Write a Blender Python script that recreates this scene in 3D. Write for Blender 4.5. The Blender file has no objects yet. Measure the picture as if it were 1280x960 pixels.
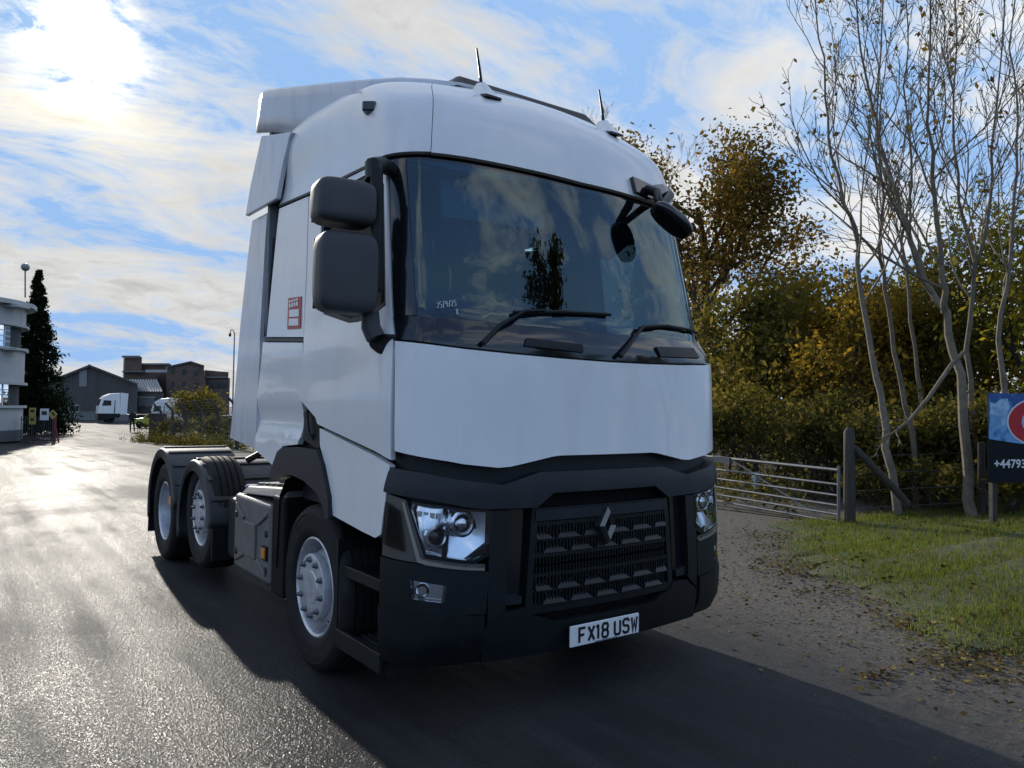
import bpy, bmesh, math, random
import numpy as np
from mathutils import Matrix, Vector
scene = bpy.context.scene
col = scene.collection
# ------------------------------------------------------------------ camera
CAM = (-3.03, -3.16, 1.62); YAW, PITCH, ROLL, FPX = -.631, .0334, .0135, 950.0
def cam_axes():
    cy, sy, cp, sp = math.cos(YAW), math.sin(YAW), math.cos(PITCH), math.sin(PITCH)
    f = Vector((-sy*cp, cy*cp, sp)); r = Vector((cy, sy, 0)); u = r.cross(f)
    return (r*math.cos(ROLL)+u*math.sin(ROLL), u*math.cos(ROLL)-r*math.sin(ROLL), f)
AX = cam_axes()
cd = bpy.data.cameras.new('camera'); cam = bpy.data.objects.new('camera', cd); col.objects.link(cam)
M = Matrix((AX[0], AX[1], -AX[2])).transposed().to_4x4(); M.translation = CAM
cam.matrix_world = M
cd.sensor_width = 36; cd.lens = FPX/1280*36; cd.clip_end = 4000; cd.clip_start = .05
scene.camera = cam
scene.cycles.max_bounces = 7; scene.cycles.diffuse_bounces = 3; scene.cycles.glossy_bounces = 4; scene.cycles.caustics_reflective = False; scene.cycles.caustics_refractive = False
scene.render.resolution_x, scene.render.resolution_y = 1024, 768
def at(px, py, d):
    """world point seen at photo position px,py at depth d metres"""
    return Vector(CAM) + (AX[0]*((px-640)/FPX) + AX[1]*(-(py-480)/FPX) + AX[2])*d
# ------------------------------------------------------------------ sky and sun
SUN_EL, SUN_AZ = math.radians(22.5), math.radians(5.9)     # azimuth from +Y towards +X
sd = Vector((math.sin(SUN_AZ)*math.cos(SUN_EL), math.cos(SUN_AZ)*math.cos(SUN_EL), math.sin(SUN_EL)))
world = bpy.data.worlds.new('World'); scene.world = world; world.use_nodes = True
def nt_new(nt):
    nt.nodes.clear()
    def N(kind, **kw):
        n = nt.nodes.new('ShaderNode'+kind)
        for k, v in kw.items():
            if k[0] == '_': n.inputs[k[1:].replace('_', ' ')].default_value = v
            else: setattr(n, k, v)
        return n
    L = lambda a, b: nt.links.new(a, b)
    def Mth(op, a, b=None, clamp=False):
        n = N('Math', operation=op, use_clamp=clamp)
        for i, v in enumerate((a, b)):
            if v is None: continue
            if isinstance(v, (int, float)): n.inputs[i].default_value = v
            else: L(v, n.inputs[i])
        return n.outputs[0]
    def Ramp(x, *st):
        n = N('ValToRGB'); e = n.color_ramp.elements
        while len(e) < len(st): e.new(.5)
        for i, (p, c) in enumerate(st):
            e[i].position = p; e[i].color = (c, c, c, 1) if isinstance(c, (int, float)) else (*c, 1)
        L(x, n.inputs[0]); return n.outputs[0]
    def Mix(f, a, b, bt='MIX'):
        n = N('MixRGB', blend_type=bt)
        for i, v in enumerate((f, a, b)):
            if isinstance(v, (int, float)): n.inputs[i].default_value = v if i == 0 else (v, v, v, 1)
            elif isinstance(v, tuple): n.inputs[i].default_value = (*v, 1)
            else: L(v, n.inputs[i])
        return n.outputs[0]
    def Noise(vec, scale, detail=4, rough=.5, dist=0):
        n = N('TexNoise'); n.inputs['Scale'].default_value = scale; n.inputs['Detail'].default_value = detail
        n.inputs['Roughness'].default_value = rough; n.inputs['Distortion'].default_value = dist
        if vec is not None: L(vec, n.inputs['Vector'])
        return n.outputs['Fac']
    return N, L, Mth, Ramp, Mix, Noise
N, L, Mth, Ramp, Mix, Noise = nt_new(world.node_tree)
tc = N('TexCoord').outputs['Generated']
sky = N('TexSky', sky_type='NISHITA', sun_disc=False, sun_elevation=SUN_EL, sun_rotation=SUN_AZ, altitude=50, air_density=1.0, dust_density=.05, ozone_density=2.0)
sep = N('SeparateXYZ'); L(tc, sep.inputs[0])
zz = Mth('ADD', Mth('MAXIMUM', sep.outputs[2], 0.0), .26)
cmb = N('CombineXYZ'); L(Mth('DIVIDE', sep.outputs[0], zz), cmb.inputs[0]); L(Mth('DIVIDE', sep.outputs[1], zz), cmb.inputs[1])
mp = N('Mapping'); L(cmb.outputs[0], mp.inputs[0]); mp.inputs['Rotation'].default_value = (0, 0, .6); mp.inputs['Scale'].default_value = (.9, 1.35, 1); mp.inputs['Location'].default_value = (8.8, -3.3, 0)
cv = mp.outputs[0]
n1 = Noise(cv, 1.5, 10, .62, .9); n2 = Noise(cv, 6.5, 8, .66, .9)
dt = N('VectorMath', operation='DOT_PRODUCT'); L(tc, dt.inputs[0]); dt.inputs[1].default_value = sd
cs = Mth('MAXIMUM', dt.outputs['Value'], 0.0)
den = Mth('ADD', Mth('ADD', Mth('MULTIPLY', n1, .72), Mth('MULTIPLY', n2, .28)), Mth('MULTIPLY', Mth('SUBTRACT', dt.outputs['Value'], .8), .075))
cover = Ramp(den, (.425, .03), (.485, .50), (.55, .95), (1, 1.0))
shade = Mth('MULTIPLY', Ramp(den, (.46, 1.0), (.57, .97), (.66, .80), (1, .65)), Ramp(n2, (.3, 1.08), (.5, .96), (.7, .86)))
lum = Mth('MULTIPLY', Mth('ADD', Mth('MULTIPLY', Mth('SUBTRACT', 1.0, dt.outputs['Value']), 2.2), 2.75), shade)   # front-lit cloud brighter than back-lit cloud, boosted behind the camera to light the cab
g1 = Mth('MULTIPLY', Mth('MULTIPLY', Mth('POWER', cs, 90), 1.9), shade); g2 = Mth('MULTIPLY', Mth('POWER', cs, 1300), 30.0)
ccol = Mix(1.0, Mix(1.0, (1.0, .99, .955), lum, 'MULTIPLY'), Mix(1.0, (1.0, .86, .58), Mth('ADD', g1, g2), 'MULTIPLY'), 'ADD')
skyc = Mix(1.0, sky.outputs[0], (.95, 1.0, 1.10), 'MULTIPLY')
skyc = Mix(1.0, skyc, (1.15, 1.98, 3.35), 'DARKEN')
bg = N('Background'); bg.inputs[1].default_value = .125
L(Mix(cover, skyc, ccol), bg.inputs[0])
L(bg.outputs[0], N('OutputWorld').inputs[0])
sl = bpy.data.lights.new('sun', 'SUN'); sl.energy = 2.0; sl.angle = math.radians(.9); sl.color = (1, .93, .82)
so = bpy.data.objects.new('sun', sl); col.objects.link(so); so.rotation_euler = (-sd).to_track_quat('-Z', 'Y').to_euler()
so.location = (5, 40, 30)
vs = scene.view_settings; vs.view_transform = 'Standard'; vs.look = 'None'; vs.exposure = 1.1; vs.gamma = 1.0; vs.use_curve_mapping = False
# ------------------------------------------------------------------ helpers
IDENT = Matrix.Identity(4)
def link(o, parent=None, label=None, cat=None, group=None, kind=None):
    col.objects.link(o)
    if parent is not None:
        o.parent = parent
        o.matrix_parent_inverse = world_of(parent).inverted()
    for k, v in (('label', label), ('category', cat), ('group', group), ('kind', kind)):
        if v: o[k] = v
    return o
def world_of(o):
    m = o.matrix_basis.copy()
    if o.parent is not None: m = world_of(o.parent) @ o.matrix_parent_inverse @ m
    return m
def empty(name, loc, label, cat, group=None, rz=0):
    o = bpy.data.objects.new(name, None); o.location = loc; o.rotation_euler = (0, 0, rz); o.empty_display_size = .3
    return link(o, None, label, cat, group)
class MB:
    """collects shapes in world coordinates; build() links them as one mesh object"""
    def __init__(s): s.v = []; s.f = []; s.m = []
    def add(s, vs_, fs, mi=0):
        n = len(s.v); s.v += [tuple(v) for v in vs_]
        for f in fs: s.f.append([i+n for i in f]); s.m.append(mi)
        return s
    def box(s, x0, x1, y0, y1, z0, z1, T=None, mi=0):
        vs_ = [Vector((x, y, z)) for z in (z0, z1) for y in (y0, y1) for x in (x0, x1)]
        if T is not None: vs_ = [T @ v for v in vs_]
        return s.add(vs_, [(0,2,3,1),(4,5,7,6),(0,1,5,4),(2,6,7,3),(0,4,6,2),(1,3,7,5)], mi)
    def hexa(s, b, t, mi=0):
        """b, t: four corners each, ccw seen from above"""
        return s.add(list(b)+list(t), [(3,2,1,0),(4,5,6,7),(0,1,5,4),(1,2,6,5),(2,3,7,6),(3,0,4,7)], mi)
    def prism(s, pts, d, mi=0):
        """polygon pts extruded by vector d"""
        n = len(pts); d = Vector(d); q = [Vector(p_) for p_ in pts]
        return s.add(q+[p_+d for p_ in q], [list(range(n))[::-1], list(range(n, 2*n))]+[(i, (i+1) % n, n+(i+1) % n, n+i) for i in range(n)], mi)
    def tube(s, pts, r, n=8, cap=True, mi=0):
        pts = [Vector(p_) for p_ in pts]; k = len(pts)
        rs = r if isinstance(r, (list, tuple)) else [r]*k
        ref = None; rings = []
        for i in range(k):
            t = (pts[min(i+1, k-1)]-pts[max(i-1, 0)]).normalized()
            if ref is None: ref = t.orthogonal().normalized()
            ref = (ref - t*ref.dot(t)); ref = ref.normalized() if ref.length > 1e-6 else t.orthogonal().normalized()
            b = t.cross(ref)
            rings.append([pts[i]+(ref*math.cos(a)+b*math.sin(a))*rs[i] for a in [2*math.pi*j/n for j in range(n)]])
        f = [(i*n+j, i*n+(j+1) % n, (i+1)*n+(j+1) % n, (i+1)*n+j) for i in range(k-1) for j in range(n)]
        if cap: f += [list(range(n))[::-1], [(k-1)*n+j for j in range(n)]]
        return s.add([v for rg in rings for v in rg], f, mi)
    def lathe(s, prof, c, axis='x', n=32, mi=0, cap=False):
        """prof: (offset along axis, radius)"""
        c = Vector(c); A = {'x': (Vector((1,0,0)), Vector((0,1,0)), Vector((0,0,1))), 'y': (Vector((0,1,0)), Vector((0,0,1)), Vector((1,0,0))), 'z': (Vector((0,0,1)), Vector((1,0,0)), Vector((0,1,0)))}[axis]
        vs_ = []
        for a, r in prof:
            for j in range(n):
                t = 2*math.pi*j/n; vs_.append(c+A[0]*a+A[1]*(r*math.cos(t))+A[2]*(r*math.sin(t)))
        k = len(prof); f = [(i*n+j, i*n+(j+1) % n, (i+1)*n+(j+1) % n, (i+1)*n+j) for i in range(k-1) for j in range(n)]
        if cap: f += [list(range(n))[::-1], [(k-1)*n+j for j in range(n)]]
        return s.add(vs_, f, mi)
    def build(s, name, mat, parent=None, smooth=False, bevel=0, seg=2, label=None, cat=None, group=None, kind=None, angle=35, sub=0):
        me = bpy.data.meshes.new(name); me.from_pydata(s.v, [], s.f)
        mats = mat if isinstance(mat, (list, tuple)) else [mat]
        for m_ in mats: me.materials.append(m_)
        if len(mats) > 1: me.polygons.foreach_set('material_index', s.m)
        bm = bmesh.new(); bm.from_mesh(me); bmesh.ops.recalc_face_normals(bm, faces=bm.faces)
        if smooth:
            for f in bm.faces: f.smooth = True
            ca = math.radians(angle)
            for e in bm.edges:
                if len(e.link_faces) == 2 and e.calc_face_angle(0) > ca: e.smooth = False
        bm.to_mesh(me); bm.free()
        o = bpy.data.objects.new(name, me)
        link(o, parent, label, cat, group, kind)
        if bevel:
            b = o.modifiers.new('bevel', 'BEVEL'); b.width = bevel; b.segments = seg; b.limit_method = 'ANGLE'; b.angle_limit = math.radians(40)
            b.harden_normals = False
        if sub:
            d = o.modifiers.new('sub', 'SUBSURF'); d.levels = sub; d.render_levels = sub
        return o
def np_mesh(name, verts, faces, mat, parent=None, matidx=None, smooth=False, **kw):
    """verts (n,3), faces (m,k) numpy"""
    me = bpy.data.meshes.new(name); n, (m, k) = len(verts), faces.shape
    me.vertices.add(n); me.vertices.foreach_set('co', np.ascontiguousarray(verts, dtype=np.float32).ravel())
    me.loops.add(m*k); me.loops.foreach_set('vertex_index', np.ascontiguousarray(faces, dtype=np.int32).ravel())
    me.polygons.add(m); me.polygons.foreach_set('loop_start', np.arange(0, m*k, k, dtype=np.int32)); me.polygons.foreach_set('loop_total', np.full(m, k, dtype=np.int32))
    if matidx is not None: me.polygons.foreach_set('material_index', np.asarray(matidx, dtype=np.int32))
    if smooth: me.polygons.foreach_set('use_smooth', np.ones(m, dtype=bool))
    for m_ in (mat if isinstance(mat, (list, tuple)) else [mat]): me.materials.append(m_)
    me.update(calc_edges=True)
    o = bpy.data.objects.new(name, me); link(o, parent, **kw); return o
# ------------------------------------------------------------------ materials
def pmat(name, base, rough=.5, metal=0, coat=0, coat_rough=.05, spec=.5, var=0, vscale=6, bump=0, bscale=200, emit=None, rvar=0, stretch=None, dirt=None):
    m = bpy.data.materials.new(name); m.use_nodes = True
    N, L, Mth, Ramp, Mix, Noise = nt_new(m.node_tree)
    b = N('BsdfPrincipled'); out = N('OutputMaterial'); L(b.outputs[0], out.inputs[0])
    b.inputs['Base Color'].default_value = (*base, 1); b.inputs['Roughness'].default_value = rough; b.inputs['Metallic'].default_value = metal
    b.inputs['Coat Weight'].default_value = coat; b.inputs['Coat Roughness'].default_value = coat_rough; b.inputs['Specular IOR Level'].default_value = spec
    co = N('TexCoord').outputs['Object']; vv = co
    if stretch:
        mp = N('Mapping'); mp.inputs['Scale'].default_value = stretch; L(co, mp.inputs[0]); vv = mp.outputs[0]
    if var or rvar:
        f = Noise(vv, vscale, 6, .6)
    c = None
    if var:
        c = Mix(Ramp(f, (.3, 0.0), (.7, 1.0)), tuple(x*(1-var) for x in base), tuple(min(1, x*(1+var)) for x in base)); 
    if dirt:
        f2 = Noise(vv, dirt[2], 8, .65)
        c = Mix(Mth('MULTIPLY', Ramp(f2, (.48, 0.0), (.72, 1.0)), dirt[1]), c if c is not None else base, dirt[0])
    if c is not None: L(c, b.inputs['Base Color'])
    if rvar: L(Mth('ADD', Mth('MULTIPLY', Mth('SUBTRACT', f, .5), rvar*2), rough, clamp=True), b.inputs['Roughness'])
    if bump:
        bp = N('Bump'); bp.inputs['Strength'].default_value = bump; bp.inputs['Distance'].default_value = .004
        L(Noise(co, bscale, 4, .6), bp.inputs['Height']); L(bp.outputs[0], b.inputs['Normal'])
    if emit: b.inputs['Emission Color'].default_value = (*emit[0], 1); b.inputs['Emission Strength'].default_value = emit[1]
    return m
def glass_mat(name, tint=(.75, .85, .88), ior=1.5, rough=.0, boost=0.0, gcol=(1, 1, 1), fmul=1.0):
    m = bpy.data.materials.new(name); m.use_nodes = True
    N, L, Mth, Ramp, Mix, Noise = nt_new(m.node_tree)
    tr = N('BsdfTransparent'); tr.inputs[0].default_value = (*tint, 1)
    gl = N('BsdfGlossy'); gl.inputs['Roughness'].default_value = rough; gl.inputs['Color'].default_value = (*gcol, 1)
    fr = N('Fresnel'); fr.inputs[0].default_value = ior
    mx = N('MixShader'); L(Mth('ADD', Mth('MULTIPLY', fr.outputs[0], fmul), boost, clamp=True), mx.inputs[0]); L(tr.outputs[0], mx.inputs[1]); L(gl.outputs[0], mx.inputs[2])
    res = mx
    co = N('TexCoord').outputs['Object']
    df = N('BsdfDiffuse'); df.inputs[0].default_value = (.45, .46, .46, 1)
    mx2 = N('MixShader'); L(Mth('MULTIPLY', Ramp(Noise(co, 3.5, 8, .7), (.4, .0), (.8, 1.0)), .015), mx2.inputs[0]); L(mx.outputs[0], mx2.inputs[1]); L(df.outputs[0], mx2.inputs[2])
    L(mx2.outputs[0], N('OutputMaterial').inputs[0]); return m
M_ = {}
M_['paint'] = pmat('white_paint', (.835, .83, .82), .40, coat=.6, coat_rough=.05, rvar=.12, vscale=3, dirt=((.45, .45, .44), .13, 6.0), stretch=(1, 1, .3))
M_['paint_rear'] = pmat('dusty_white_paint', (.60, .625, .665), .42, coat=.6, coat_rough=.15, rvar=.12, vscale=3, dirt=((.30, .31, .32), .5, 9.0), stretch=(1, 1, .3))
M_['black'] = pmat('black_plastic', (.0050, .0068, .0088), .48, spec=.32, var=.25, vscale=4, bump=.10, bscale=420, rvar=.1, dirt=((.022, .024, .026), .25, 7))
M_['blackgloss'] = pmat('gloss_black', (.008, .010, .013), .12, coat=.5)
M_['grey'] = pmat('grey_plastic', (.040, .043, .049), .55, var=.12, vscale=3, bump=.12, bscale=380, dirt=((.10, .10, .105), .25, 5))
M_['trim'] = pmat('slate_plastic', (.012, .015, .019), .48, spec=.35, var=.15, vscale=3, bump=.10, bscale=380, dirt=((.035, .037, .04), .3, 6))
M_['tank'] = pmat('grey_tank', (.17, .165, .16), .45, metal=.3, var=.12, vscale=4, dirt=((.10, .095, .088), .5, 6), bump=.05, bscale=150)
M_['tankdark'] = pmat('tank_end', (.005, .005, .006), .7, spec=.2)
M_['tyre'] = pmat('tyre_rubber', (.009, .009, .010), .72, spec=.3, var=.25, vscale=8, bump=.2, bscale=160, dirt=((.028, .027, .026), .5, 9))
M_['rim'] = pmat('wheel_steel', (.60, .62, .66), .38, metal=.5, var=.1, vscale=9, dirt=((.16, .16, .17), .5, 14), bump=.05)
M_['rimdark'] = pmat('brake_dark', (.006, .006, .007), .85, spec=.15)
M_['guard'] = pmat('mudguard_plastic', (.030, .033, .037), .5, var=.15, vscale=3, bump=.10, bscale=300, dirt=((.075, .075, .072), .5, 6))
M_['slat'] = pmat('grille_slat', (.0055, .0075, .010), .4, spec=.4)
M_['edge'] = pmat('lamp_trim', (.32, .29, .25), .3, metal=.5)
M_['nut'] = pmat('wheel_nut', (.16, .165, .18), .4, metal=.7)
M_['chrome'] = pmat('chrome', (.75, .77, .8), .12, metal=1)
M_['satin'] = pmat('satin_metal', (.17, .17, .165), .38, metal=.9)
M_['bronze'] = pmat('smoked_trim', (.11, .10, .09), .3, metal=.4, coat=.4)
M_['reflector'] = pmat('lamp_reflector', (.80, .83, .88), .16, metal=1)
M_['glass'] = glass_mat('windscreen_glass', (.34, .58, .70), 1.52, boost=.035, gcol=(.72, .92, 1.0))
M_['sideglass'] = glass_mat('side_glass', (.05, .065, .075), 1.35, fmul=.3)
M_['lens'] = glass_mat('lamp_lens', (.93, .95, .97), 1.5, boost=.01)
M_['smokelens'] = glass_mat('smoked_lens', (.35, .33, .32), 1.5)
M_['amber'] = pmat('amber_lens', (.75, .22, .02), .2, coat=.6)
M_['plate'] = pmat('plate_white', (.80, .80, .79), .35, coat=.3)
M_['ink'] = pmat('plate_black', (.006, .006, .006), .4)
M_['blue'] = pmat('blue_cap', (.05, .09, .2), .4)
M_['red'] = pmat('sticker_red', (.42, .03, .03), .4)
M_['cabin'] = pmat('cabin_trim', (.16, .17, .18), .7, var=.1)
M_['cabindark'] = pmat('cabin_dark', (.025, .027, .03), .65, var=.15)
M_['cabinlight'] = pmat('cabin_light', (.17, .175, .18), .8, var=.08)
M_['seat'] = pmat('seat_cloth', (.045, .047, .052), .9, var=.2, vscale=30)
M_['chassis'] = pmat('chassis', (.022, .022, .024), .6, dirt=((.06, .055, .05), .4, 6))
M_['mark'] = pmat('paint_marker', (.7, .75, .75), .6)
# ------------------------------------------------------------------ the lorry: cab skin
# t: height parameter; rows: (t, z, F, W, b, r)
PROF=[(0.20,0.20,0.16,1.19,.09,.30),
(0.32,0.32,0.05,1.24,.09,.30),
(0.60,0.60,0.02,1.25,.09,.31),
(1.10,1.10,0.03,1.235,.09,.31),
(1.40,1.40,0.05,1.225,.09,.30),
(1.95,1.95,0.07,1.225,.09,.30),
(2.12,2.12,0.14,1.205,.10,.31),
(2.45,2.45,0.205,1.19,.105,.31),
(2.95,2.95,0.305,1.165,.11,.31),
(3.15,3.15,0.35,1.15,.11,.31),
(3.35,3.35,0.42,1.13,.11,.32),
(3.50,3.495,0.55,1.095,.12,.35),
(3.62,3.60,0.725,1.03,.12,.40),
(3.75,3.665,0.94,.93,.11,.42),
(3.90,3.705,1.18,.76,.09,.40),
(4.10,3.73,1.49,.45,.05,.30)]
def _pchip(xs,ys):
    n=len(xs);h=[xs[i+1]-xs[i] for i in range(n-1)];d=[(ys[i+1]-ys[i])/h[i] for i in range(n-1)]
    m=[d[0]]+[0]*(n-2)+[d[-1]]
    for i in range(1,n-1):
        if d[i-1]*d[i]>0:
            w1=2*h[i]+h[i-1];w2=h[i]+2*h[i-1];m[i]=(w1+w2)/(w1/d[i-1]+w2/d[i])
    def f(x):
        if x<=xs[0]: i=0
        elif x>=xs[-1]: i=n-2
        else:
            i=0
            while x>xs[i+1]: i+=1
        t=(x-xs[i])/h[i]
        return ((2*t**3-3*t*t+1)*ys[i]+(t**3-2*t*t+t)*h[i]*m[i]+(-2*t**3+3*t*t)*ys[i+1]+(t**3-t*t)*h[i]*m[i+1])
    return f
_P=[_pchip([q[0] for q in PROF],[q[k] for q in PROF]) for k in range(1,6)]
def S(u,t):
    s=-1 if u<0 else 1; a=abs(u)
    z,F,W,b,r=[f(t) for f in _P]
    xc=W-r
    if a<=1:
        return (s*a*xc, F+b*a*a, z)
    ye=F+b+r*1.12
    if a<=2:
        k=a-1; sl=2*b/xc; hh=.62*r
        x0,y0=xc,F+b; x1,y1=xc+hh,F+b+hh*sl; x2,y2=W,ye-hh; x3,y3=W,ye
        c0=(1-k)**3;c1=3*k*(1-k)**2;c2=3*k*k*(1-k);c3=k**3
        return (s*(c0*x0+c1*x1+c2*x2+c3*x3), c0*y0+c1*y1+c2*y2+c3*y3, z)
    y=ye+(a-2)
    k=max(0.,min(1.,(y-.9)/1.2)); k=k*k*(3-2*k)
    g=max(0.,min(1.,(t-3.15)/.45))*max(0.,min(1.,(4.1-t)/.35))
    return (s*(W+.075*k*g*g*(3-2*g)), y, z+.02*k*g)
def Y2U(y,t):
    z,F,W,b,r=[f(t) for f in _P]
    return 2+(y-(F+b+r*1.12))
def Sn(u, t):
    e = 2e-3; a = Vector(S(u+e, t))-Vector(S(u-e, t)); b = Vector(S(u, t+e))-Vector(S(u, t-e))
    n = a.cross(b); return n.normalized() if n.length > 0 else Vector((0, 0, 1))
def V(y, t): return (-Y2U(y, t), t)
def patch(name, poly, mat, parent, off=0.0, th=.02, hole=None, du=.07, dt=.07, side=1, fn=None, **kw):
    """a panel on the cab skin: outline in skin coordinates, bent to the skin, with a folded edge"""
    if side < 0:
        poly = [(-u, t) for u, t in poly][::-1]
        if hole: hole = [(-u, t) for u, t in hole][::-1]
    bm = bmesh.new()
    def loop(pl):
        vs_ = [bm.verts.new((u, t, 0)) for u, t in pl]
        return [bm.edges.new((vs_[i], vs_[(i+1) % len(vs_)])) for i in range(len(vs_))]
    es = loop(poly)
    if hole: es += loop(hole)
    bmesh.ops.triangle_fill(bm, use_beauty=True, use_dissolve=False, edges=es, normal=(0, 0, 1))
    us = [v.co.x for v in bm.verts]; ts = [v.co.y for v in bm.verts]
    cuts = [((k*du, 0, 0), (1, 0, 0)) for k in range(math.ceil(min(us)/du), math.floor(max(us)/du)+1) if abs(k*du) <= 2.05 or k % 4 == 0]
    cuts += [((0, k*dt, 0), (0, 1, 0)) for k in range(math.ceil(min(ts)/dt), math.floor(max(ts)/dt)+1)]
    for c, n in cuts:
        bmesh.ops.bisect_plane(bm, geom=bm.verts[:]+bm.edges[:]+bm.faces[:], plane_co=c, plane_no=n, dist=1e-5)
    for f in bm.faces:
        if f.normal.z < 0: f.normal_flip()
    bmesh.ops.recalc_face_normals(bm, faces=bm.faces)
    bm.normal_update()
    if sum(f.normal.z for f in bm.faces) < 0:
        for f in bm.faces: f.normal_flip()
    bm.verts.index_update()
    info = {v: (v.co.x, v.co.y) for v in bm.verts}
    bnd = [(e.link_loops[0].vert, e.link_loops[0].link_loop_next.vert) for e in bm.edges if len(e.link_faces) == 1]
    nrm = {}
    for v, (u, t) in info.items():
        n = Sn(u, t); nrm[v] = n; o_ = off + (fn(u, t) if fn else 0)
        v.co = Vector(S(u, t)) + n*o_
    for f in bm.faces: f.smooth = True
    c1 = {}; c2 = {}
    for a, b in bnd:
        for v in (a, b):
            if v not in c1: c1[v] = bm.verts.new(v.co); c2[v] = bm.verts.new(v.co - nrm[v]*th)
    for a, b in bnd: bm.faces.new((c1[b], c1[a], c2[a], c2[b]))
    me = bpy.data.meshes.new(name); bm.to_mesh(me); bm.free(); me.materials.append(mat)
    o = bpy.data.objects.new(name, me); return link(o, parent, **kw)
def both(name, poly, mat, parent, **kw):
    return [patch(name, poly, mat, parent, side=s, **kw) for s in (1, -1)]

lorry = empty('tractor_unit', (0, 2.7, 0), 'large white lorry tractor unit with black bumper parked in the foreground', 'lorry')
# structure under the skin
chs = MB()
for x in (-.43, .43): chs.box(x-.04, x+.04, .5, 6.45, .70, .96)
for y in (.9, 2.6, 3.6, 4.7, 5.9): chs.box(-.43, .43, y-.06, y+.06, .72, .92)
chs.build('chassis_frame', M_['chassis'], lorry, bevel=.008)
MB().box(-1.05, 1.05, .42, 2.5, .98, 1.30).box(-.95, .95, .35, .75, .45, 1.0).build('cab_floor', M_['chassis'], lorry)
for y, n in ((1.38, 'front_axle'), (4.065, 'lift_axle'), (5.415, 'drive_axle')):
    z = .507 if y != 4.065 else .645
    MB().tube([(-.95, y, z), (.95, y, z)], .075, 12).build(n, M_['chassis'], lorry, smooth=True)
# ---- painted panels
TOPF = [(1.72, 1.962), (1.4, 1.947), (1.15, 1.933), (.7, 1.912), (.35, 1.902), (0, 1.898), (-.35, 1.902), (-.7, 1.912), (-1.15, 1.933), (-1.4, 1.947), (-1.72, 1.962)]
fp = patch('front_panel', [(-1.72, 1.40), (-1.4, 1.372), (-1.15, 1.352), (-.80, 1.314), (-.72, 1.318), (-.44, 1.366), (-.38, 1.371), (.38, 1.371), (.44, 1.366), (.72, 1.318), (.80, 1.314), (1.15, 1.352), (1.4, 1.372), (1.72, 1.40)]+TOPF, M_['paint'], lorry, off=.02, th=.035, dt=.045, du=.05)
band = [(u, t+.012) for u, t in TOPF][::-1]
patch('scuttle_panel', band+[(1.71, 2.10), (1.43, 2.097), (.87, 2.08), (0, 2.07), (-.87, 2.08), (-1.43, 2.097), (-1.71, 2.10)], M_['blackgloss'], lorry, off=.008, th=.03)
ws = patch('windscreen', [(-1.43, 2.10), (-.87, 2.083), (0, 2.073), (.87, 2.083), (1.43, 2.10), (1.475, 2.985), (.9, 2.985), (0, 2.965), (-.9, 2.985), (-1.475, 2.985)], M_['glass'], lorry, off=-.004, th=.006, dt=.05, du=.05)
patch('header_band', [(-1.475, 2.988), (-.9, 2.945), (0, 2.92), (.9, 2.945), (1.475, 2.988), (1.69, 2.992), (1.69, 3.008), (.9, 3.008), (0, 2.988), (-.9, 3.008), (-1.69, 3.008), (-1.69, 2.992)], M_['blackgloss'], lorry, off=-.012, th=.02)
for o_ in both('pillar_trim', [(-1.71, 2.105), (-1.432, 2.103), (-1.478, 2.99), (-1.69, 2.99)], M_['blackgloss'], lorry, off=.004, th=.03): pass
# roof in three panels
RT = 4.1
patch('roof_panel', [(-1.20, 3.022), (-.9, 3.022), (0, 3.002), (.9, 3.022), (1.20, 3.022), (1.12, 3.56), (1.05, 3.8), (1.0, RT), (-1.0, RT), (-1.05, 3.8), (-1.12, 3.56)], M_['paint'], lorry, off=.02, th=.03, dt=.035, du=.05)
RS = [V(2.27, 3.085), V(1.35, 3.024), V(.75, 3.0), (-1.72, 3.018), (-1.207, 3.026), (-1.127, 3.56), (-1.057, 3.8), (-1.007, RT), V(2.27, RT), V(2.27, 3.6)]
both('roof_side_panel', RS, M_['paint'], lorry, off=.02, th=.03, dt=.035, du=.05)
MB().box(-.5, .5, 1.45, 2.28, 3.70, 3.752).build('roof_skin', M_['paint'], lorry)
# drip rail above the doors
both('drip_rail', [V(2.27, 3.067), V(1.35, 3.004), V(.75, 2.982), (-1.71, 2.987), (-1.71, 3.008), V(.75, 2.997), V(1.35, 3.019), V(2.27, 3.081)], M_['trim'], lorry, off=.024, th=.04)
# doors
DOOR = [V(1.565, 1.665), V(1.31, 1.555), V(1.28, 1.515), (-1.775, 1.352), (-1.735, 1.97), (-1.722, 2.975), V(.75, 2.978), V(1.35, 2.998), V(1.685, 3.016), V(1.62, 2.5), V(1.58, 2.05)]
WIN = [V(1.38, 2.25), V(1.30, 2.19), V(.90, 2.10), V(.78, 2.095), V(.60, 2.11), (-1.79, 2.16), (-1.755, 2.84), (-1.80, 2.91), V(.80, 2.945), V(1.36, 2.955), V(1.45, 2.90)]
def inset(pl, k):
    cx = sum(a for a, _ in pl)/len(pl); cy = sum(b for _, b in pl)/len(pl)
    return [(cx+(a-cx)*(1-k/.45), cy+(b-cy)*(1-k/.40)) for a, b in pl]
def doorfn(u, t):      # the lower edge of the door tucks in, the belt line bulges a little
    return .012*math.sin(max(0, min(1, (t-1.35)/.75))*math.pi)
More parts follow.
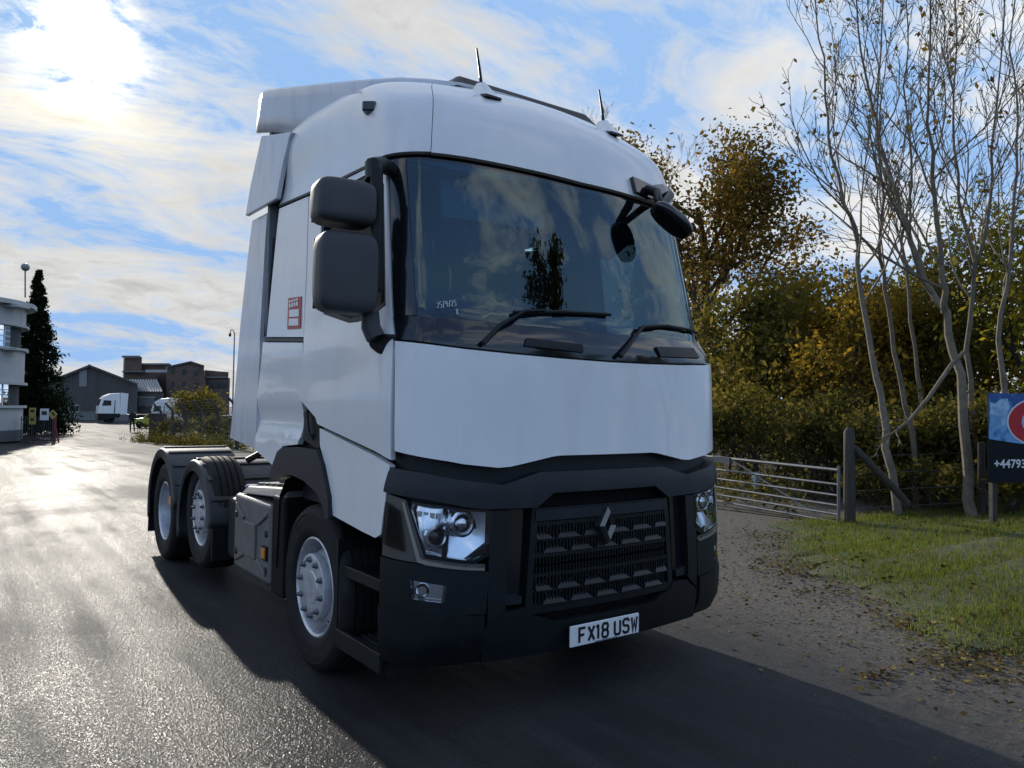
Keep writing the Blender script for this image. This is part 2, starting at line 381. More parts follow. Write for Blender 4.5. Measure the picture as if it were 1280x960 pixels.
for s in (1, -1):
    d = patch('door', DOOR, M_['paint'], lorry, off=.018, th=.035, hole=WIN, side=s, fn=doorfn)
    patch('window_seal', inset(WIN, .002), M_['black'], d, off=.012, th=.03, hole=inset(WIN, .03), side=s)
    patch('window', inset(WIN, .02), M_['sideglass'], d, off=-.012, th=.005, side=s)
    patch('door_sill', [V(1.26, 1.49), (-1.79, 1.325), (-1.80, 1.255), (-1.86, 1.06), (-1.88, .97), V(.44, .945), V(.62, .958), V(1.0, .995), V(1.05, 1.12), V(1.16, 1.28), V(1.25, 1.385)][::-1], M_['paint'], lorry, off=.018, th=.04, side=s)
    vp = patch('vent_panel', [V(1.585, 1.41), V(1.31, 1.36), V(1.30, 1.545), V(1.55, 1.648)], M_['black'], lorry, off=.0, th=.03, side=s)
    x = -1.232*s
    MB().tube([(x, 1.42, 1.42), (x-.02*s, 1.43, 1.46), (x-.02*s, 1.47, 1.58), (x, 1.48, 1.60)], .016, 8).build('grab_handle', M_['grey'], vp, smooth=True)
    up = patch('sleeper_panel', [V(2.35, 2.122), V(1.60, 2.068), V(1.64, 2.5), V(1.705, 3.02), V(2.28, 3.056)], M_['paint'], lorry, off=.016, th=.035, side=s)
    patch('panel_joint', [V(2.40, 2.095), V(1.60, 2.04), V(1.60, 2.064), V(2.40, 2.119)], M_['grey'], lorry, off=.006, th=.02, side=s)
    lp = patch('lower_side_panel', [V(2.49, 1.30), V(2.06, 1.205), V(2.0, 1.29), V(1.90, 1.352), V(1.63, 1.375), V(1.60, 1.42), V(1.575, 1.66), V(1.60, 2.03), V(2.42, 2.085), V(2.47, 1.7)], M_['paint'], lorry, off=.016, th=.035, side=s,
        fn=lambda u, t: -.03*max(0, min(1, (1.62-t)/.03))+.03*max(0, min(1, (1.50-t)/.10)))
    patch('side_grille', [V(2.505, 2.12), V(2.36, 2.12), V(2.29, 3.06), V(2.56, 3.085)], M_['black'], lorry, off=-.03, th=.03, side=s)
    for k in range(3):
        patch('grille_fin', [V(2.49-.03*k, 2.14), V(2.482-.03*k, 2.14), V(2.535-.045*k, 3.06), V(2.545-.045*k, 3.06)], M_['grey'], lorry, off=-.008, th=.03, side=s)
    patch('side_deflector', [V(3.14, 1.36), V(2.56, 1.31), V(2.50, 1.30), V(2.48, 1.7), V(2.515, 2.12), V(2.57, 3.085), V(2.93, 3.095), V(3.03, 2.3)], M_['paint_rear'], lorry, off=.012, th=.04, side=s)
    # wheel arch lip
    patch('wheel_arch', [V(2.05, 1.115), V(1.95, 1.135), V(1.79, 1.168), V(1.62, 1.178), V(1.42, 1.160), V(1.20, 1.107), V(1.09, 1.03), V(1.05, .965), V(1.0, .975), V(1.03, 1.10), V(1.15, 1.275), V(1.24, 1.36), V(1.60, 1.36), V(1.84, 1.345), V(1.93, 1.31), V(2.02, 1.20)][::-1], M_['trim'], lorry, off=.045, th=.12, side=s)
    MB().add([(-1.2*s, y_, z_) for y_, z_ in ((.97, .5), (1.0, .9), (1.08, 1.03), (1.2, 1.10), (1.42, 1.155), (1.62, 1.17), (1.79, 1.16), (1.95, 1.12), (2.06, 1.0), (2.1, .5))]+[(-.78*s, y_, z_) for y_, z_ in ((.97, .5), (1.0, .9), (1.08, 1.03), (1.2, 1.10), (1.42, 1.155), (1.62, 1.17), (1.79, 1.16), (1.95, 1.12), (2.06, 1.0), (2.1, .5))], [(i, i+1, i+11, i+10) for i in range(9)]).build('arch_liner', M_['rimdark'], lorry)
    # upper side deflector: a bowed sheet behind the roof
    pts = [(2.03, 3.49), (2.12, 3.33), (2.17, 3.20), (2.20, 3.105), (2.93, 3.125), (2.86, 3.35), (2.67, 3.70), (2.2, 3.585), (1.98, 3.53)]
    m = MB(); vo = []
    for y_, z_ in pts: vo.append(Vector((-s*(1.225-.05*max(0, z_-3.1)), y_, z_)))
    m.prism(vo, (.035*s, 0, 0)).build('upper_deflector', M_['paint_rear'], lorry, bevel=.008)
# sub-skin behind the panels so that the gaps read dark
patch('cab_inner_front', [(-1.9, 1.0), (1.9, 1.0), (1.75, 2.06), (.87, 2.05), (0, 2.04), (-.87, 2.05), (-1.75, 2.06)], M_['black'], lorry, off=-.05, th=.02)
both('cab_inner_side', [V(2.48, 1.35), V(2.0, 1.36), V(1.3, 1.36), (-1.95, 1.1), (-1.85, 2.05), V(2.48, 2.09)], M_['cabindark'], lorry, off=-.055, th=.01)
both('cab_inner_upper', [V(2.48, 2.08), V(1.46, 2.05), V(1.5, 3.02), V(2.5, 3.06)], M_['cabindark'], lorry, off=-.05, th=.01)
MB().box(-1.19, 1.19, 2.44, 2.49, 1.3, 3.68).build('cab_rear_wall', M_['cabin'], lorry)
# roof deflector
secs = [(.82, 3.655, .60, 3.45), (.95, 3.685, .74, 3.42), (1.1, 3.715, .86, 3.40), (1.4, 3.765, .995, 3.38), (1.7, 3.825, 1.085, 3.42), (2.0, 3.892, 1.145, 3.535), (2.3, 3.968, 1.185, 3.625), (2.60, 4.048, 1.212, 3.735), (2.66, 4.050, 1.212, 3.745)]
m = MB(); NS = 26
for y_, zt, w, zb in secs:
    for k in range(NS+1):
        a = -1+2*k/NS; aa = abs(a); sg = -1 if a < 0 else 1
        rr = .05
        if aa < .62: x_, z_ = aa/.62*(w-rr), zt+.02*(1-(aa/.62)**2)-.0
        elif aa < .82:
            q = (aa-.62)/.20*math.pi/2; x_, z_ = w-rr+rr*math.sin(q), zt-min(rr, (zt-zb)*.8)*(1-math.cos(q))
        else: x_, z_ = w, zt-min(rr, (zt-zb)*.8)-(aa-.82)/.18*max(.01, (zt-zb)-min(rr, (zt-zb)*.8))
        m.v.append((sg*x_, y_+(.10*(zt-z_)/.3 if y_ > 2.5 else 0), z_))
n = NS+1
for i in range(len(secs)-1):
    for k in range(NS): m.f.append((i*n+k, i*n+k+1, (i+1)*n+k+1, (i+1)*n+k)); m.m.append(0)
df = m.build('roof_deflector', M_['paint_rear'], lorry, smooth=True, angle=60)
sm = df.modifiers.new('s', 'SOLIDIFY'); sm.thickness = .03; sm.offset = -1
# roof hatch, aerials, roof camera
MB().hexa([(-.64, .80, 3.60), (.68, .80, 3.60), (.68, 1.5, 3.66), (-.64, 1.5, 3.66)], [(-.50, .92, 3.755), (.58, .92, 3.765), (.60, 1.45, 3.80), (-.52, 1.45, 3.775)]).build('roof_hatch', M_['black'], lorry, bevel=.03, seg=3)
for x_ in (-.50, .50):
    c = Vector((x_, .60 if x_ < 0 else .585, 3.50)); 
    b = MB().hexa([c+Vector(q) for q in ((-.05, -.075, -.02), (.05, -.075, -.02), (.05, .13, .04), (-.05, .13, .04))], [c+Vector(q) for q in ((-.016, .03, .105), (.016, .03, .105), (.016, .10, .12), (-.016, .10, .12))]).build('aerial_base', M_['plate'], lorry, bevel=.012, label='white aerial base with black whip on roof')
    MB().tube([c+Vector((0, .06, .09)), c+Vector((-.01, .07, .2)), c+Vector((-.02, .09, .33))], [.011, .009, .006], 8).build('whip', M_['black'], b, smooth=True)
    MB().hexa([c+Vector(q) for q in ((-.055, -.08, -.03), (.055, -.08, -.03), (.055, .135, .03), (-.055, .135, .03))], [c+Vector(q) for q in ((-.053, -.078, -.015), (.053, -.078, -.015), (.053, .132, .045), (-.053, .132, .045))]).build('gasket', M_['black'], b)
c = Vector(S(-1.935, 3.345)); nrm_ = Sn(-1.935, 3.345)
MB().box(-.035, .035, -.05, .03, -.03, .03, Matrix.Translation(c+nrm_*.03) @ Matrix.Rotation(.9, 4, 'Z')).build('roof_camera', M_['blackgloss'], lorry, bevel=.01)
# ---- bumper, grille and lamps
K = -.045     # the grille sits a little off the skin's centre line
def sh(pl): return [(u+K*max(0, 1-abs(u)/1.2), t) for u, t in pl]
def mir(pl): return pl + [(-u, t) for u, t in pl][::-1]
brow_b = [(-1.83, 1.19), (-1.4, 1.165), (-1.15, 1.14), (-.88, 1.106), (-.54, 1.10), (-.42, 1.172)]
brow_t = [(-1.80, 1.315), (-1.37, 1.292), (-.90, 1.242), (-.76, 1.225), (-.50, 1.285)]
patch('bumper_brow', sh(mir(brow_b)+[(-u, t) for u, t in brow_t]+brow_t[::-1]), M_['trim'], lorry, off=.035, th=.10, dt=.04, fn=lambda u, t: -.02*max(0, (t-1.22)/.09))
# dark cavity and radiator behind the grille
patch('radiator_recess', sh([(-.62, .40), (.62, .40), (.62, 1.19), (-.62, 1.19)]), M_['rimdark'], lorry, off=-.045, th=.02)
gr = patch('grille_surround', sh([(-.60, .54), (.60, .54), (.56, 1.095), (-.56, 1.095)]), M_['black'], lorry, off=.012, th=.05, hole=sh([(-.555, .58), (.555, .58), (.525, 1.03), (-.525, 1.03)]))
fins = MB()
for rows in ((.845, 1.03), (.80, .838), (.58, .785)):
    for k in range(46):
        u = -.53+1.06*k/45+K; a = Vector(S(u, rows[0])); b = Vector(S(u, rows[1]))
        fins.hexa([a+Vector((dx, dy, 0)) for dx, dy in ((-.004, -.01), (.004, -.01), (.004, .02), (-.004, .02))], [b+Vector((dx, dy, 0)) for dx, dy in ((-.004, -.01), (.004, -.01), (.004, .02), (-.004, .02))])
fins.build('grille_fins', M_['black'], gr, kind='stuff')
def ribbon(name, pts, w, off=.015, th=.04, mat='slat'):
    pl = [(u, t-w/2) for u, t in pts]+[(u, t+w/2) for u, t in pts][::-1]
    patch(name, sh(pl), M_[mat], gr, off=off, th=th, dt=.2, du=.1)
for t0 in (.845, .575):
    for z_, w_ in ((0, .026), (.082, .016), (.165, .018)): ribbon('slat', [(-.55, t0+z_), (.55, t0+z_)], w_, off=.008)
    for row, (za, zb_) in enumerate(((t0+.086, t0+.158), (t0+.012, t0+.078))):
        for k in range(6):
            u0 = -.50+.2*k+(.1 if row else 0)
            if u0 > .52 or (row == 0 and t0 > .8 and abs(u0) < .08): continue
            ua, ub = max(-.53, u0-.085), min(.53, u0+.085); va, vb = max(-.53, u0-.035), min(.53, u0+.035)
            patch('slat_plate', sh([(ua, za), (ub, za), (vb, za+.040), (va, za+.040)]), M_['slat'], gr, off=.024, th=.05, dt=.2, du=.1, fn=lambda u, t, q=za: -.03*(t-q)/.04)
            for e0, e1 in (((va, za+.038), (va-.035, zb_)), ((vb, za+.038), (vb+.035, zb_))):
                patch('slat_strut', sh([(e0[0]-.007, e0[1]), (e0[0]+.007, e0[1]), (max(-.54, min(.54, e1[0]+.007)), e1[1]), (max(-.54, min(.54, e1[0]-.007)), e1[1])]), M_['black'], gr, off=.006, th=.04, dt=.2, du=.1)
ribbon('slat', [(-.54, 1.055), (.54, 1.055)], .055, off=.02, mat='trim')
# diamond badge
cx, cz, fy = -.045, .975, S(-.045, .975)[1]-.035
m = MB(); ring = []
for sx, sz in ((0, 1), (1, 0), (0, -1), (-1, 0)):
    ring.append((sx, sz))
out = [Vector((cx+a*.062, fy, cz+b*.105)) for a, b in ring]; mid = [Vector((cx+a*.044, fy-.022, cz+b*.078)) for a, b in ring]; inn = [Vector((cx+a*.022, fy, cz+b*.042)) for a, b in ring]; bk = [v+Vector((0, .05, 0)) for v in out]; bi = [v+Vector((0, .05, 0)) for v in inn]
m.v = [tuple(v) for v in bk+out+mid+inn+bi]
for r_ in range(4):
    for i in range(4): m.f.append((r_*4+i, r_*4+(i+1) % 4, r_*4+4+(i+1) % 4, r_*4+4+i)); m.m.append(0)
m.build('badge', M_['satin'], lorry, label='silver diamond badge on the grille')
MB().prism([(cx+a*.078, fy+.02, cz+b*.125) for a, b in ring], (0, .03, 0)).build('badge_mount', M_['black'], gr, bevel=.004)
# lower bumper
patch('bumper_centre', sh([(-.86, .325), (.86, .325), (.86, .50), (.74, .575), (.60, .58), (.56, .54), (.46, .515), (.40, .49), (-.40, .49), (-.46, .515), (-.56, .54), (-.60, .58), (-.74, .575), (-.86, .50)]), M_['black'], lorry, off=.022, th=.12, dt=.05)
for s in (1, -1):
    patch('bumper_post', sh([(-.84, .51), (-.73, .585), (-.715, 1.095), (-.84, 1.095)]), M_['black'], lorry, off=.018, th=.06, side=s)
    rc = patch('air_inlet', sh([(-.725, .60), (-.615, .60), (-.595, 1.09), (-.71, 1.09)]), M_['blackgloss'], lorry, off=-.03, th=.01, side=s)
    patch('inlet_lip', sh([(-.725, .60), (-.615, .60), (-.61, .64), (-.722, .655)]), M_['trim'], rc, off=.0, th=.03, side=s)
    cb = patch('bumper_corner', [(-1.86, .61), (-1.3, .595), (-.865, .575), (-.85, .785), (-.9, .80), (-1.45, .845), (-1.87, .86)], M_['black'], lorry, off=.02, th=.08, side=s, hole=[(-1.47, .67), (-1.17, .65), (-1.15, .735), (-1.50, .765)])
    patch('bumper_skirt', [(-1.84, .335), (-1.3, .322), (-.875, .325), (-.875, .57), (-1.15, .59), (-1.3, .602), (-1.86, .618)], M_['black'], lorry, off=.03, th=.12, side=s, fn=lambda u, t: -.03*max(0, (.42-t)/.1))
    # fog lamp
    fg = patch('fog_lamp', [(-1.47, .67), (-1.17, .65), (-1.15, .735), (-1.50, .765)], M_['reflector'], lorry, off=-.015, th=.02, side=s)
    patch('fog_lens', [(-1.465, .672), (-1.175, .653), (-1.155, .733), (-1.495, .762)], M_['lens'], fg, off=.018, th=.004, side=s)
    c = Vector(S(-1.38*s, .708)); n_ = Sn(-1.38*s, .708)
    m = MB(); m.lathe([(0, .036), (.012, .036), (.016, .030), (.004, .022), (.004, .0)], (0, 0, 0), 'z', 20)
    T = Matrix.Translation(c-n_*.012) @ n_.to_track_quat('Z', 'Y').to_matrix().to_4x4(); m.v = [tuple(T @ Vector(v)) for v in m.v]
    m.build('fog_reflector', M_['chrome'], fg, smooth=True)
    # head lamp: bowl, reflectors, lenses, cover glass
    HL = [(-1.35, .895), (-.95, .85), (-.845, .885), (-.845, 1.085), (-1.15, 1.112), (-1.49, 1.135), (-1.51, 1.11)]
    random.seed(5)
    hl = patch('head_lamp', HL, M_['reflector'], lorry, off=-.03, th=.03, side=s, du=.03, dt=.03,
        fn=lambda u, t: -.03*math.cos((abs(u)-1.0)*8.5)*math.cos((t-1.0)*9)+(.012 if abs(u) > 1.16 else 0))
    patch('lamp_cover', HL, M_['lens'], hl, off=.022, th=.004, side=s)
    patch('lamp_bezel', [(-1.37, .875), (-.94, .832), (-.83, .875), (-.83, 1.095), (-1.15, 1.125), (-1.51, 1.15), (-1.535, 1.11)], M_['blackgloss'], lorry, off=.016, th=.06, side=s, hole=HL)
    for uu, tt, rr in ((-1.255, .975, .052), (-1.0, 1.035, .056)):
        c = Vector(S(uu*s, tt)); n_ = (Sn(uu*s, tt)+Vector((0, -1.2, 0))).normalized(); T = Matrix.Translation(c-n_*.02) @ n_.to_track_quat('Z', 'Y').to_matrix().to_4x4()
        m = MB(); m.lathe([(-.03, rr*1.3), (.012, rr*1.25), (.016, rr*1.05), (.0, rr*.95)], (0, 0, 0), 'z', 24); m.v = [tuple(T @ Vector(v)) for v in m.v]
        m.build('projector_ring', M_['chrome'], hl, smooth=True)
        m = MB(); m.lathe([(0, rr*.95), (.014, rr*.86), (.026, rr*.6), (.031, rr*.3), (.032, .0)], (0, 0, 0), 'z', 24); m.v = [tuple(T @ Vector(v)) for v in m.v]
        m.build('projector_lens', M_['smokelens'] if uu < -1.1 else M_['chrome'], hl, smooth=True)
    for k in range(4):
        u0 = -1.46+.065*k; patch('lamp_element', [(u0, 1.075-.004*k), (u0+.05, 1.073-.004*k), (u0+.055, 1.10-.004*k), (u0+.005, 1.103-.004*k)], M_['plate'], hl, off=.004, th=.02, side=s)
    # dark panes over the lamp so only part of it is bright
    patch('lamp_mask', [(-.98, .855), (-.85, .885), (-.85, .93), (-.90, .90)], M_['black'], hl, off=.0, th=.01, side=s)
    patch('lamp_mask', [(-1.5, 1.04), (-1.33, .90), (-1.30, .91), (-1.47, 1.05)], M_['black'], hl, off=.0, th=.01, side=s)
    # smoked side indicator and lamp strip below
    ind = patch('indicator_housing', [(-1.862, .868), (-1.45, .85), (-.875, .79), (-.872, .825), (-.95, .835), (-1.365, .87), (-1.545, 1.115), (-1.58, 1.155), (-1.825, 1.183)], M_['bronze'], lorry, off=.014, th=.06, side=s)
    patch('indicator_lens', [(-1.84, .93), (-1.56, .90), (-1.63, 1.10), (-1.80, 1.14)], M_['smokelens'], ind, off=.03, th=.008, side=s)
    patch('indicator_inner', [(-1.80, .96), (-1.63, .94), (-1.67, 1.08), (-1.78, 1.11)], M_['blackgloss'], ind, off=.018, th=.003, side=s)
    patch('lamp_trim', [(-1.61, 1.145), (-1.585, 1.143), (-1.40, .868), (-1.34, .858), (-.88, .806), (-.88, .796), (-1.36, .842), (-1.43, .852)], M_['edge'], ind, off=.026, th=.012, side=s)
    for k in range(6):
        u0 = -1.36+.075*k; patch('lamp_strip', [(u0, .832-.0045*k), (u0+.066, .828-.0045*k), (u0+.066, .847-.0045*k), (u0, .851-.0045*k)], M_['satin'], ind, off=.019, th=.004, side=s)
# ---- number plate with its characters
fy = -.022
pl = MB().box(-.325, .195, fy, fy+.012, .342, .455).build('number_plate', M_['plate'], lorry, bevel=.004, label='white number plate reading FX18 USW')
GL = {'F': [[(0, 0), (0, 1), (1, 1)], [(0, .52), (.8, .52)]], 'X': [[(0, 0), (1, 1)], [(0, 1), (1, 0)]], '1': [[(.5, 0), (.5, 1)], [(.5, 1), (.2, .86)]],
 '8': [[(.2, .53), (.02, .70), (.02, .86), (.2, 1), (.8, 1), (.98, .86), (.98, .70), (.8, .53), (.2, .53), (0, .38), (0, .14), (.2, 0), (.8, 0), (1, .14), (1, .38), (.8, .53)]],
 'U': [[(0, 1), (0, .16), (.2, 0), (.8, 0), (1, .16), (1, 1)]], 'S': [[(1, .80), (1, .88), (.8, 1), (.2, 1), (0, .86), (0, .66), (.2, .53), (.8, .50), (1, .36), (1, .14), (.8, 0), (.2, 0), (0, .14), (0, .2)]],
 'W': [[(0, 1), (.22, 0), (.5, .75), (.78, 0), (1, 1)]]}
def stroke(mb, pts, w, y, d):
    """flat lettering stroke with mitred joints"""
    q = [Vector((a, b)) for a, b in pts]; k = len(q); Lf, Rt = [], []
    for i in range(k):
        d0 = (q[i]-q[i-1]).normalized() if i > 0 else (q[1]-q[0]).normalized(); d1 = (q[i+1]-q[i]).normalized() if i < k-1 else d0
        if i == 0: d0 = d1
        t = (d0+d1).normalized(); n_ = Vector((-t.y, t.x)); sc = w/2/max(.5, n_.dot(Vector((-d0.y, d0.x))))
        e = t*(w/2*0)
        Lf.append(q[i]+n_*sc+e); Rt.append(q[i]-n_*sc+e)
    for i in range(k-1):
        a, b, c_, e_ = Lf[i], Lf[i+1], Rt[i+1], Rt[i]
        mb.add([(a.x, y, a.y), (b.x, y, b.y), (c_.x, y, c_.y), (e_.x, y, e_.y), (a.x, y+d, a.y), (b.x, y+d, b.y), (c_.x, y+d, c_.y), (e_.x, y+d, e_.y)], [(3, 2, 1, 0), (4, 5, 6, 7), (0, 1, 5, 4), (2, 3, 7, 6)])
x = -.263
for ch in 'FX18 USW':
    if ch == ' ': x += .028; continue
    w = .042 if ch != '1' else .012
    m = MB()
    for i, st in enumerate(GL[ch]):
        stroke(m, [((x+a*w if ch != '1' else x+(a-.5)*.05+.006), .361+b*.075) for a, b in st], .0135, fy-.0035-.0006*i, .003)
    m.build('character', M_['ink'], pl); x += w+.0245
MB().box(-.15, .02, fy-.002, fy+.001, .3465, .3495).build('maker_line', M_['grey'], pl)
# ---- wipers
def skin(u, t, o_=.03): return Vector(S(u, t))+Sn(u, t)*o_
for arm, blade in (([(-.895, 1.955), (-.77, 2.05), (-.59, 2.15), (-.45, 2.165)], [(-.66, 2.145), (-.30, 2.172), (.11, 2.187)]), ([(.088, 1.935), (.226, 2.02), (.40, 2.13), (.62, 2.155)], [(.38, 2.125), (.707, 2.165), (1.05, 2.165), (1.38, 2.16)])):
    a = MB().tube([skin(*q, .035) for q in arm], [.016, .013, .010, .008], 8).build('wiper_arm', M_['black'], lorry, smooth=True)
    MB().tube([skin(*q, .02) for q in blade], .010, 6).build('wiper_blade', M_['black'], a, smooth=True)
patch('washer_cover', [(-.62, 1.96), (-.2, 1.945), (-.2, 1.985), (-.60, 2.0)], M_['black'], lorry, off=.02, th=.02)
patch('washer_cover', [(.50, 1.955), (.98, 1.97), (.96, 2.03), (.48, 2.01)], M_['black'], lorry, off=.02, th=.02)
# ---- mirrors
def blob(m, c, sx, sy, sz, T=None, e=2.8, n=20, k=14):
    """rounded box"""
    f = lambda v, p_: math.copysign(abs(v)**p_, v); vs_ = []
    for i in range(k+1):
        ph = -math.pi/2+math.pi*i/k
        for j in range(n):
            th_ = 2*math.pi*j/n
            v = Vector((sx*f(math.cos(ph), 2/e)*f(math.cos(th_), 2/e), sy*f(math.cos(ph), 2/e)*f(math.sin(th_), 2/e), sz*f(math.sin(ph), 2/e)))
            vs_.append(Vector(c)+(T @ v if T is not None else v))
    return m.add(vs_, [(i*n+j, i*n+(j+1) % n, (i+1)*n+(j+1) % n, (i+1)*n+j) for i in range(k) for j in range(n)])
for s in (1,):
    T = Matrix.Rotation(-.10*s, 3, 'Z')
    hm = blob(MB(), (-1.45*s, .45, 2.30), .155, .10, .205, T, 5.5, 32, 22).build('main_mirror', M_['grey'], lorry, smooth=True, angle=80)
    hw = blob(MB(), (-1.465*s, .46, 2.655), .155, .11, .115, T, 5.0, 32, 22).build('wide_mirror', M_['grey'], lorry, smooth=True, angle=80)
    MB().box(-.14, .14, .095, .103, -.18, .18, Matrix.Translation((-1.45*s, .45, 2.30)) @ T.to_4x4()).build('mirror_glass', M_['chrome'], hm)
    MB().box(-.135, .135, .105, .113, -.09, .09, Matrix.Translation((-1.465*s, .46, 2.655)) @ T.to_4x4()).build('mirror_glass', M_['chrome'], hw)
    MB().hexa([(-1.33*s, .40, 2.22), (-1.29*s, .37, 2.22), (-1.25*s, .43, 2.22), (-1.29*s, .48, 2.22)], [(-1.35*s, .40, 2.86), (-1.30*s, .37, 2.86), (-1.26*s, .43, 2.86), (-1.30*s, .48, 2.86)]).build('mirror_stay', M_['black'], lorry, bevel=.01)
    MB().tube([(-1.31*s, .44, 2.80), (-1.30*s, .46, 2.885), (-1.23*s, .52, 2.92), (-1.14*s, .58, 2.93)], [.045, .05, .045, .04], 12).build('mirror_arm', M_['black'], lorry, smooth=True)
    MB().tube([(-1.31*s, .45, 2.12), (-1.30*s, .46, 2.04), (-1.28*s, .44, 1.98)], [.045, .05, .05], 10).build('mirror_arm', M_['grey'], lorry, smooth=True)
    a = [(-1.31*s, .50, 2.01), (-1.215*s, .34, 2.0), (-1.21*s, .36, 1.84), (-1.225*s, .42, 1.86), (-1.28*s, .52, 1.94)]
    MB().prism([Vector(q) for q in a], (.06*s, .07, 0)).build('mirror_foot', M_['black'], lorry, bevel=.018, seg=3)
T = Matrix.Rotation(math.radians(82), 3, 'Z')
hm = blob(MB(), (1.33, .95, 2.30), .165, .10, .225, T, 5.5, 32, 22).build('main_mirror', M_['grey'], lorry, smooth=True, angle=80)
hw = blob(MB(), (1.33, .95, 2.715), .175, .11, .135, T, 5.0, 32, 22).build('wide_mirror', M_['grey'], lorry, smooth=True, angle=80)
MB().tube([(1.30, .86, 2.84), (1.24, .80, 2.90), (1.14, .72, 2.93)], .035, 10).build('mirror_arm', M_['black'], lorry, smooth=True)
MB().tube([(1.30, .86, 2.10), (1.27, .80, 2.0), (1.20, .70, 1.95)], .035, 10).build('mirror_arm', M_['black'], lorry, smooth=True)
# kerb-view mirror on the nearside top corner of the screen
bk_ = patch('mirror_bracket', [(.56, 3.03), (.74, 3.02), (1.0, 3.05), (1.22, 3.08), (1.26, 3.17), (1.0, 3.17), (.80, 3.12), (.55, 3.13)], M_['blackgloss'], lorry, off=.05, th=.05)
MB().tube([skin(.70, 3.07, .05), skin(.70, 3.02, .12), (.54, .17, 2.95), (.57, .14, 2.89)], [.032, .032, .026, .024], 12).build('mirror_stalk', M_['black'], bk_, smooth=True)
MB().tube([skin(1.1, 3.11, .05), skin(.92, 3.05, .11), (.58, .18, 2.94)], [.028, .028, .022], 12).build('mirror_stalk', M_['black'], bk_, smooth=True)
T = Matrix.Rotation(math.radians(-30), 3, 'Z') @ Matrix.Rotation(math.radians(38), 3, 'Y') @ Matrix.Rotation(math.radians(-18), 3, 'X')
blob(MB(), (.604, .12, 2.835), .155, .095, .042, T, 2.6, 28, 16).build('kerb_mirror', M_['blackgloss'], lorry, smooth=True, angle=80)
# ---- steps
for s in (1, -1):
    sb = MB().box(-.92*s, -.90*s, .40, .98, .28, .98).box(-1.235*s, -.92*s, .965, .985, .28, .86).build('step_well', M_['black'], lorry)
    MB().box(-1.235*s, -.92*s, .40, .965, .265, .30).box(-1.245*s, -1.215*s, .40, .965, .255, .36).build('lower_step', M_['black'], lorry, bevel=.006)
    for k in range(6): MB().box(-1.20*s+.045*k*s, -1.18*s+.045*k*s, .42, .95, .301, .309).build('tread', M_['grey'], lorry)
    MB().box(-1.20*s, -.92*s, .42, .965, .66, .69).box(-1.215*s, -1.185*s, .42, .965, .655, .72).build('upper_step', M_['black'], lorry, bevel=.006)
    MB().box(-1.20*s, -.95*s, .36, .42, .25, 1.2).build('step_side', M_['black'], lorry)
# ---- wheels
TY = [(-.12, .29), (-.15, .34), (-.158, .40), (-.156, .45), (-.143, .482), (-.12, .500), (-.088, .506), (-.086, .495), (-.074, .495), (-.072, .507), (-.032, .507), (-.03, .495), (-.018, .495), (-.016, .507), (.016, .507), (.018, .495), (.03, .495), (.032, .507), (.072, .507), (.074, .495), (.086, .495), (.088, .506), (.12, .500), (.143, .482), (.156, .45), (.152, .448), (.158, .40), (.153, .385), (.155, .375), (.15, .34), (.135, .312), (.12, .295), (.10, .29)]
RIM_F = [(.118, .300), (.132, .305), (.136, .296), (.125, .284), (.10, .276), (.055, .268), (.02, .262), (.015, .25), (.04, .236), (.10, .205), (.135, .206), (.150, .203), (.153, .195), (.152, .10), (.156, .095), (.156, .0)]
RIM_D = [(.118, .300), (.132, .305), (.136, .296), (.125, .284), (.09, .276), (.0, .268), (-.06, .262), (-.075, .245), (-.085, .20), (-.085, .14), (-.03, .135), (.02, .12), (.03, .10), (.03, .0)]
def wheel(y, z, xo, s, prof, nut_r, nut_a, dual=False):
    c = Vector((-xo*s, y, z)); fl = lambda pr: [(-a*s, r) for a, r in pr]
    w = MB().lathe(fl(TY), c, 'x', 64).build('wheel', M_['tyre'], lorry, smooth=True, angle=30)
    if dual:
        MB().lathe(fl(TY), c+Vector((.345*s, 0, 0)), 'x', 48).build('inner_tyre', M_['tyre'], w, smooth=True, angle=30)
    MB().lathe(fl(prof), c, 'x', 56).build('rim', M_['rim'], w, smooth=True, angle=28)
    MB().lathe(fl([(-.13, .285), (-.11, .0)]), c, 'x', 24).build('brake_drum', M_['rimdark'], w)
    nm = None
    for k in range(10):
        a = 2*math.pi*k/10+.2; p_ = c+Vector((-nut_a*s, nut_r*math.cos(a), nut_r*math.sin(a)))
        if nm is None:
            mm = MB().lathe(fl([(0, .020), (.010, .020), (.014, .015), (.028, .012), (.032, .006), (.032, 0)]), (0, 0, 0), 'x', 8)
            o = mm.build('wheel_nut', M_['nut'], w, smooth=True); nm = o.data; o.matrix_basis = Matrix.Translation(p_)
        else:
            o = bpy.data.objects.new('wheel_nut', nm); link(o, w); o.matrix_basis = Matrix.Translation(p_)
    hm_ = None
    if not dual:
        for k in range(10):
            a = 2*math.pi*(k+.5)/10+.2; p_ = c+Vector((-.062*s, .2295*math.cos(a), .2295*math.sin(a)))
            mm = MB().lathe(fl([(-.002, .0), (-.002, .019)]), (0, 0, 0), 'x', 12)
            n_ = Vector((-.60*s, .8*math.cos(a), .8*math.sin(a)))
            q = Vector((-1.0*s, 0, 0)).rotation_difference(n_).to_matrix().to_4x4()
            mm.v = [tuple(Matrix.Translation(p_+n_*.004) @ q @ Vector(v)) for v in mm.v]
            mm.build('hand_hole', M_['rimdark'], w)
A1, A2, A3 = 1.38, 4.12, 5.46
for s in (1, -1):
    wheel(A1, .507, 1.075, s, RIM_F, .168, .152)
    wheel(A2, .645, 1.065, s, RIM_F, .168, .152)
    wheel(A3, .507, 1.09, s, RIM_D, .168, -.085, True)
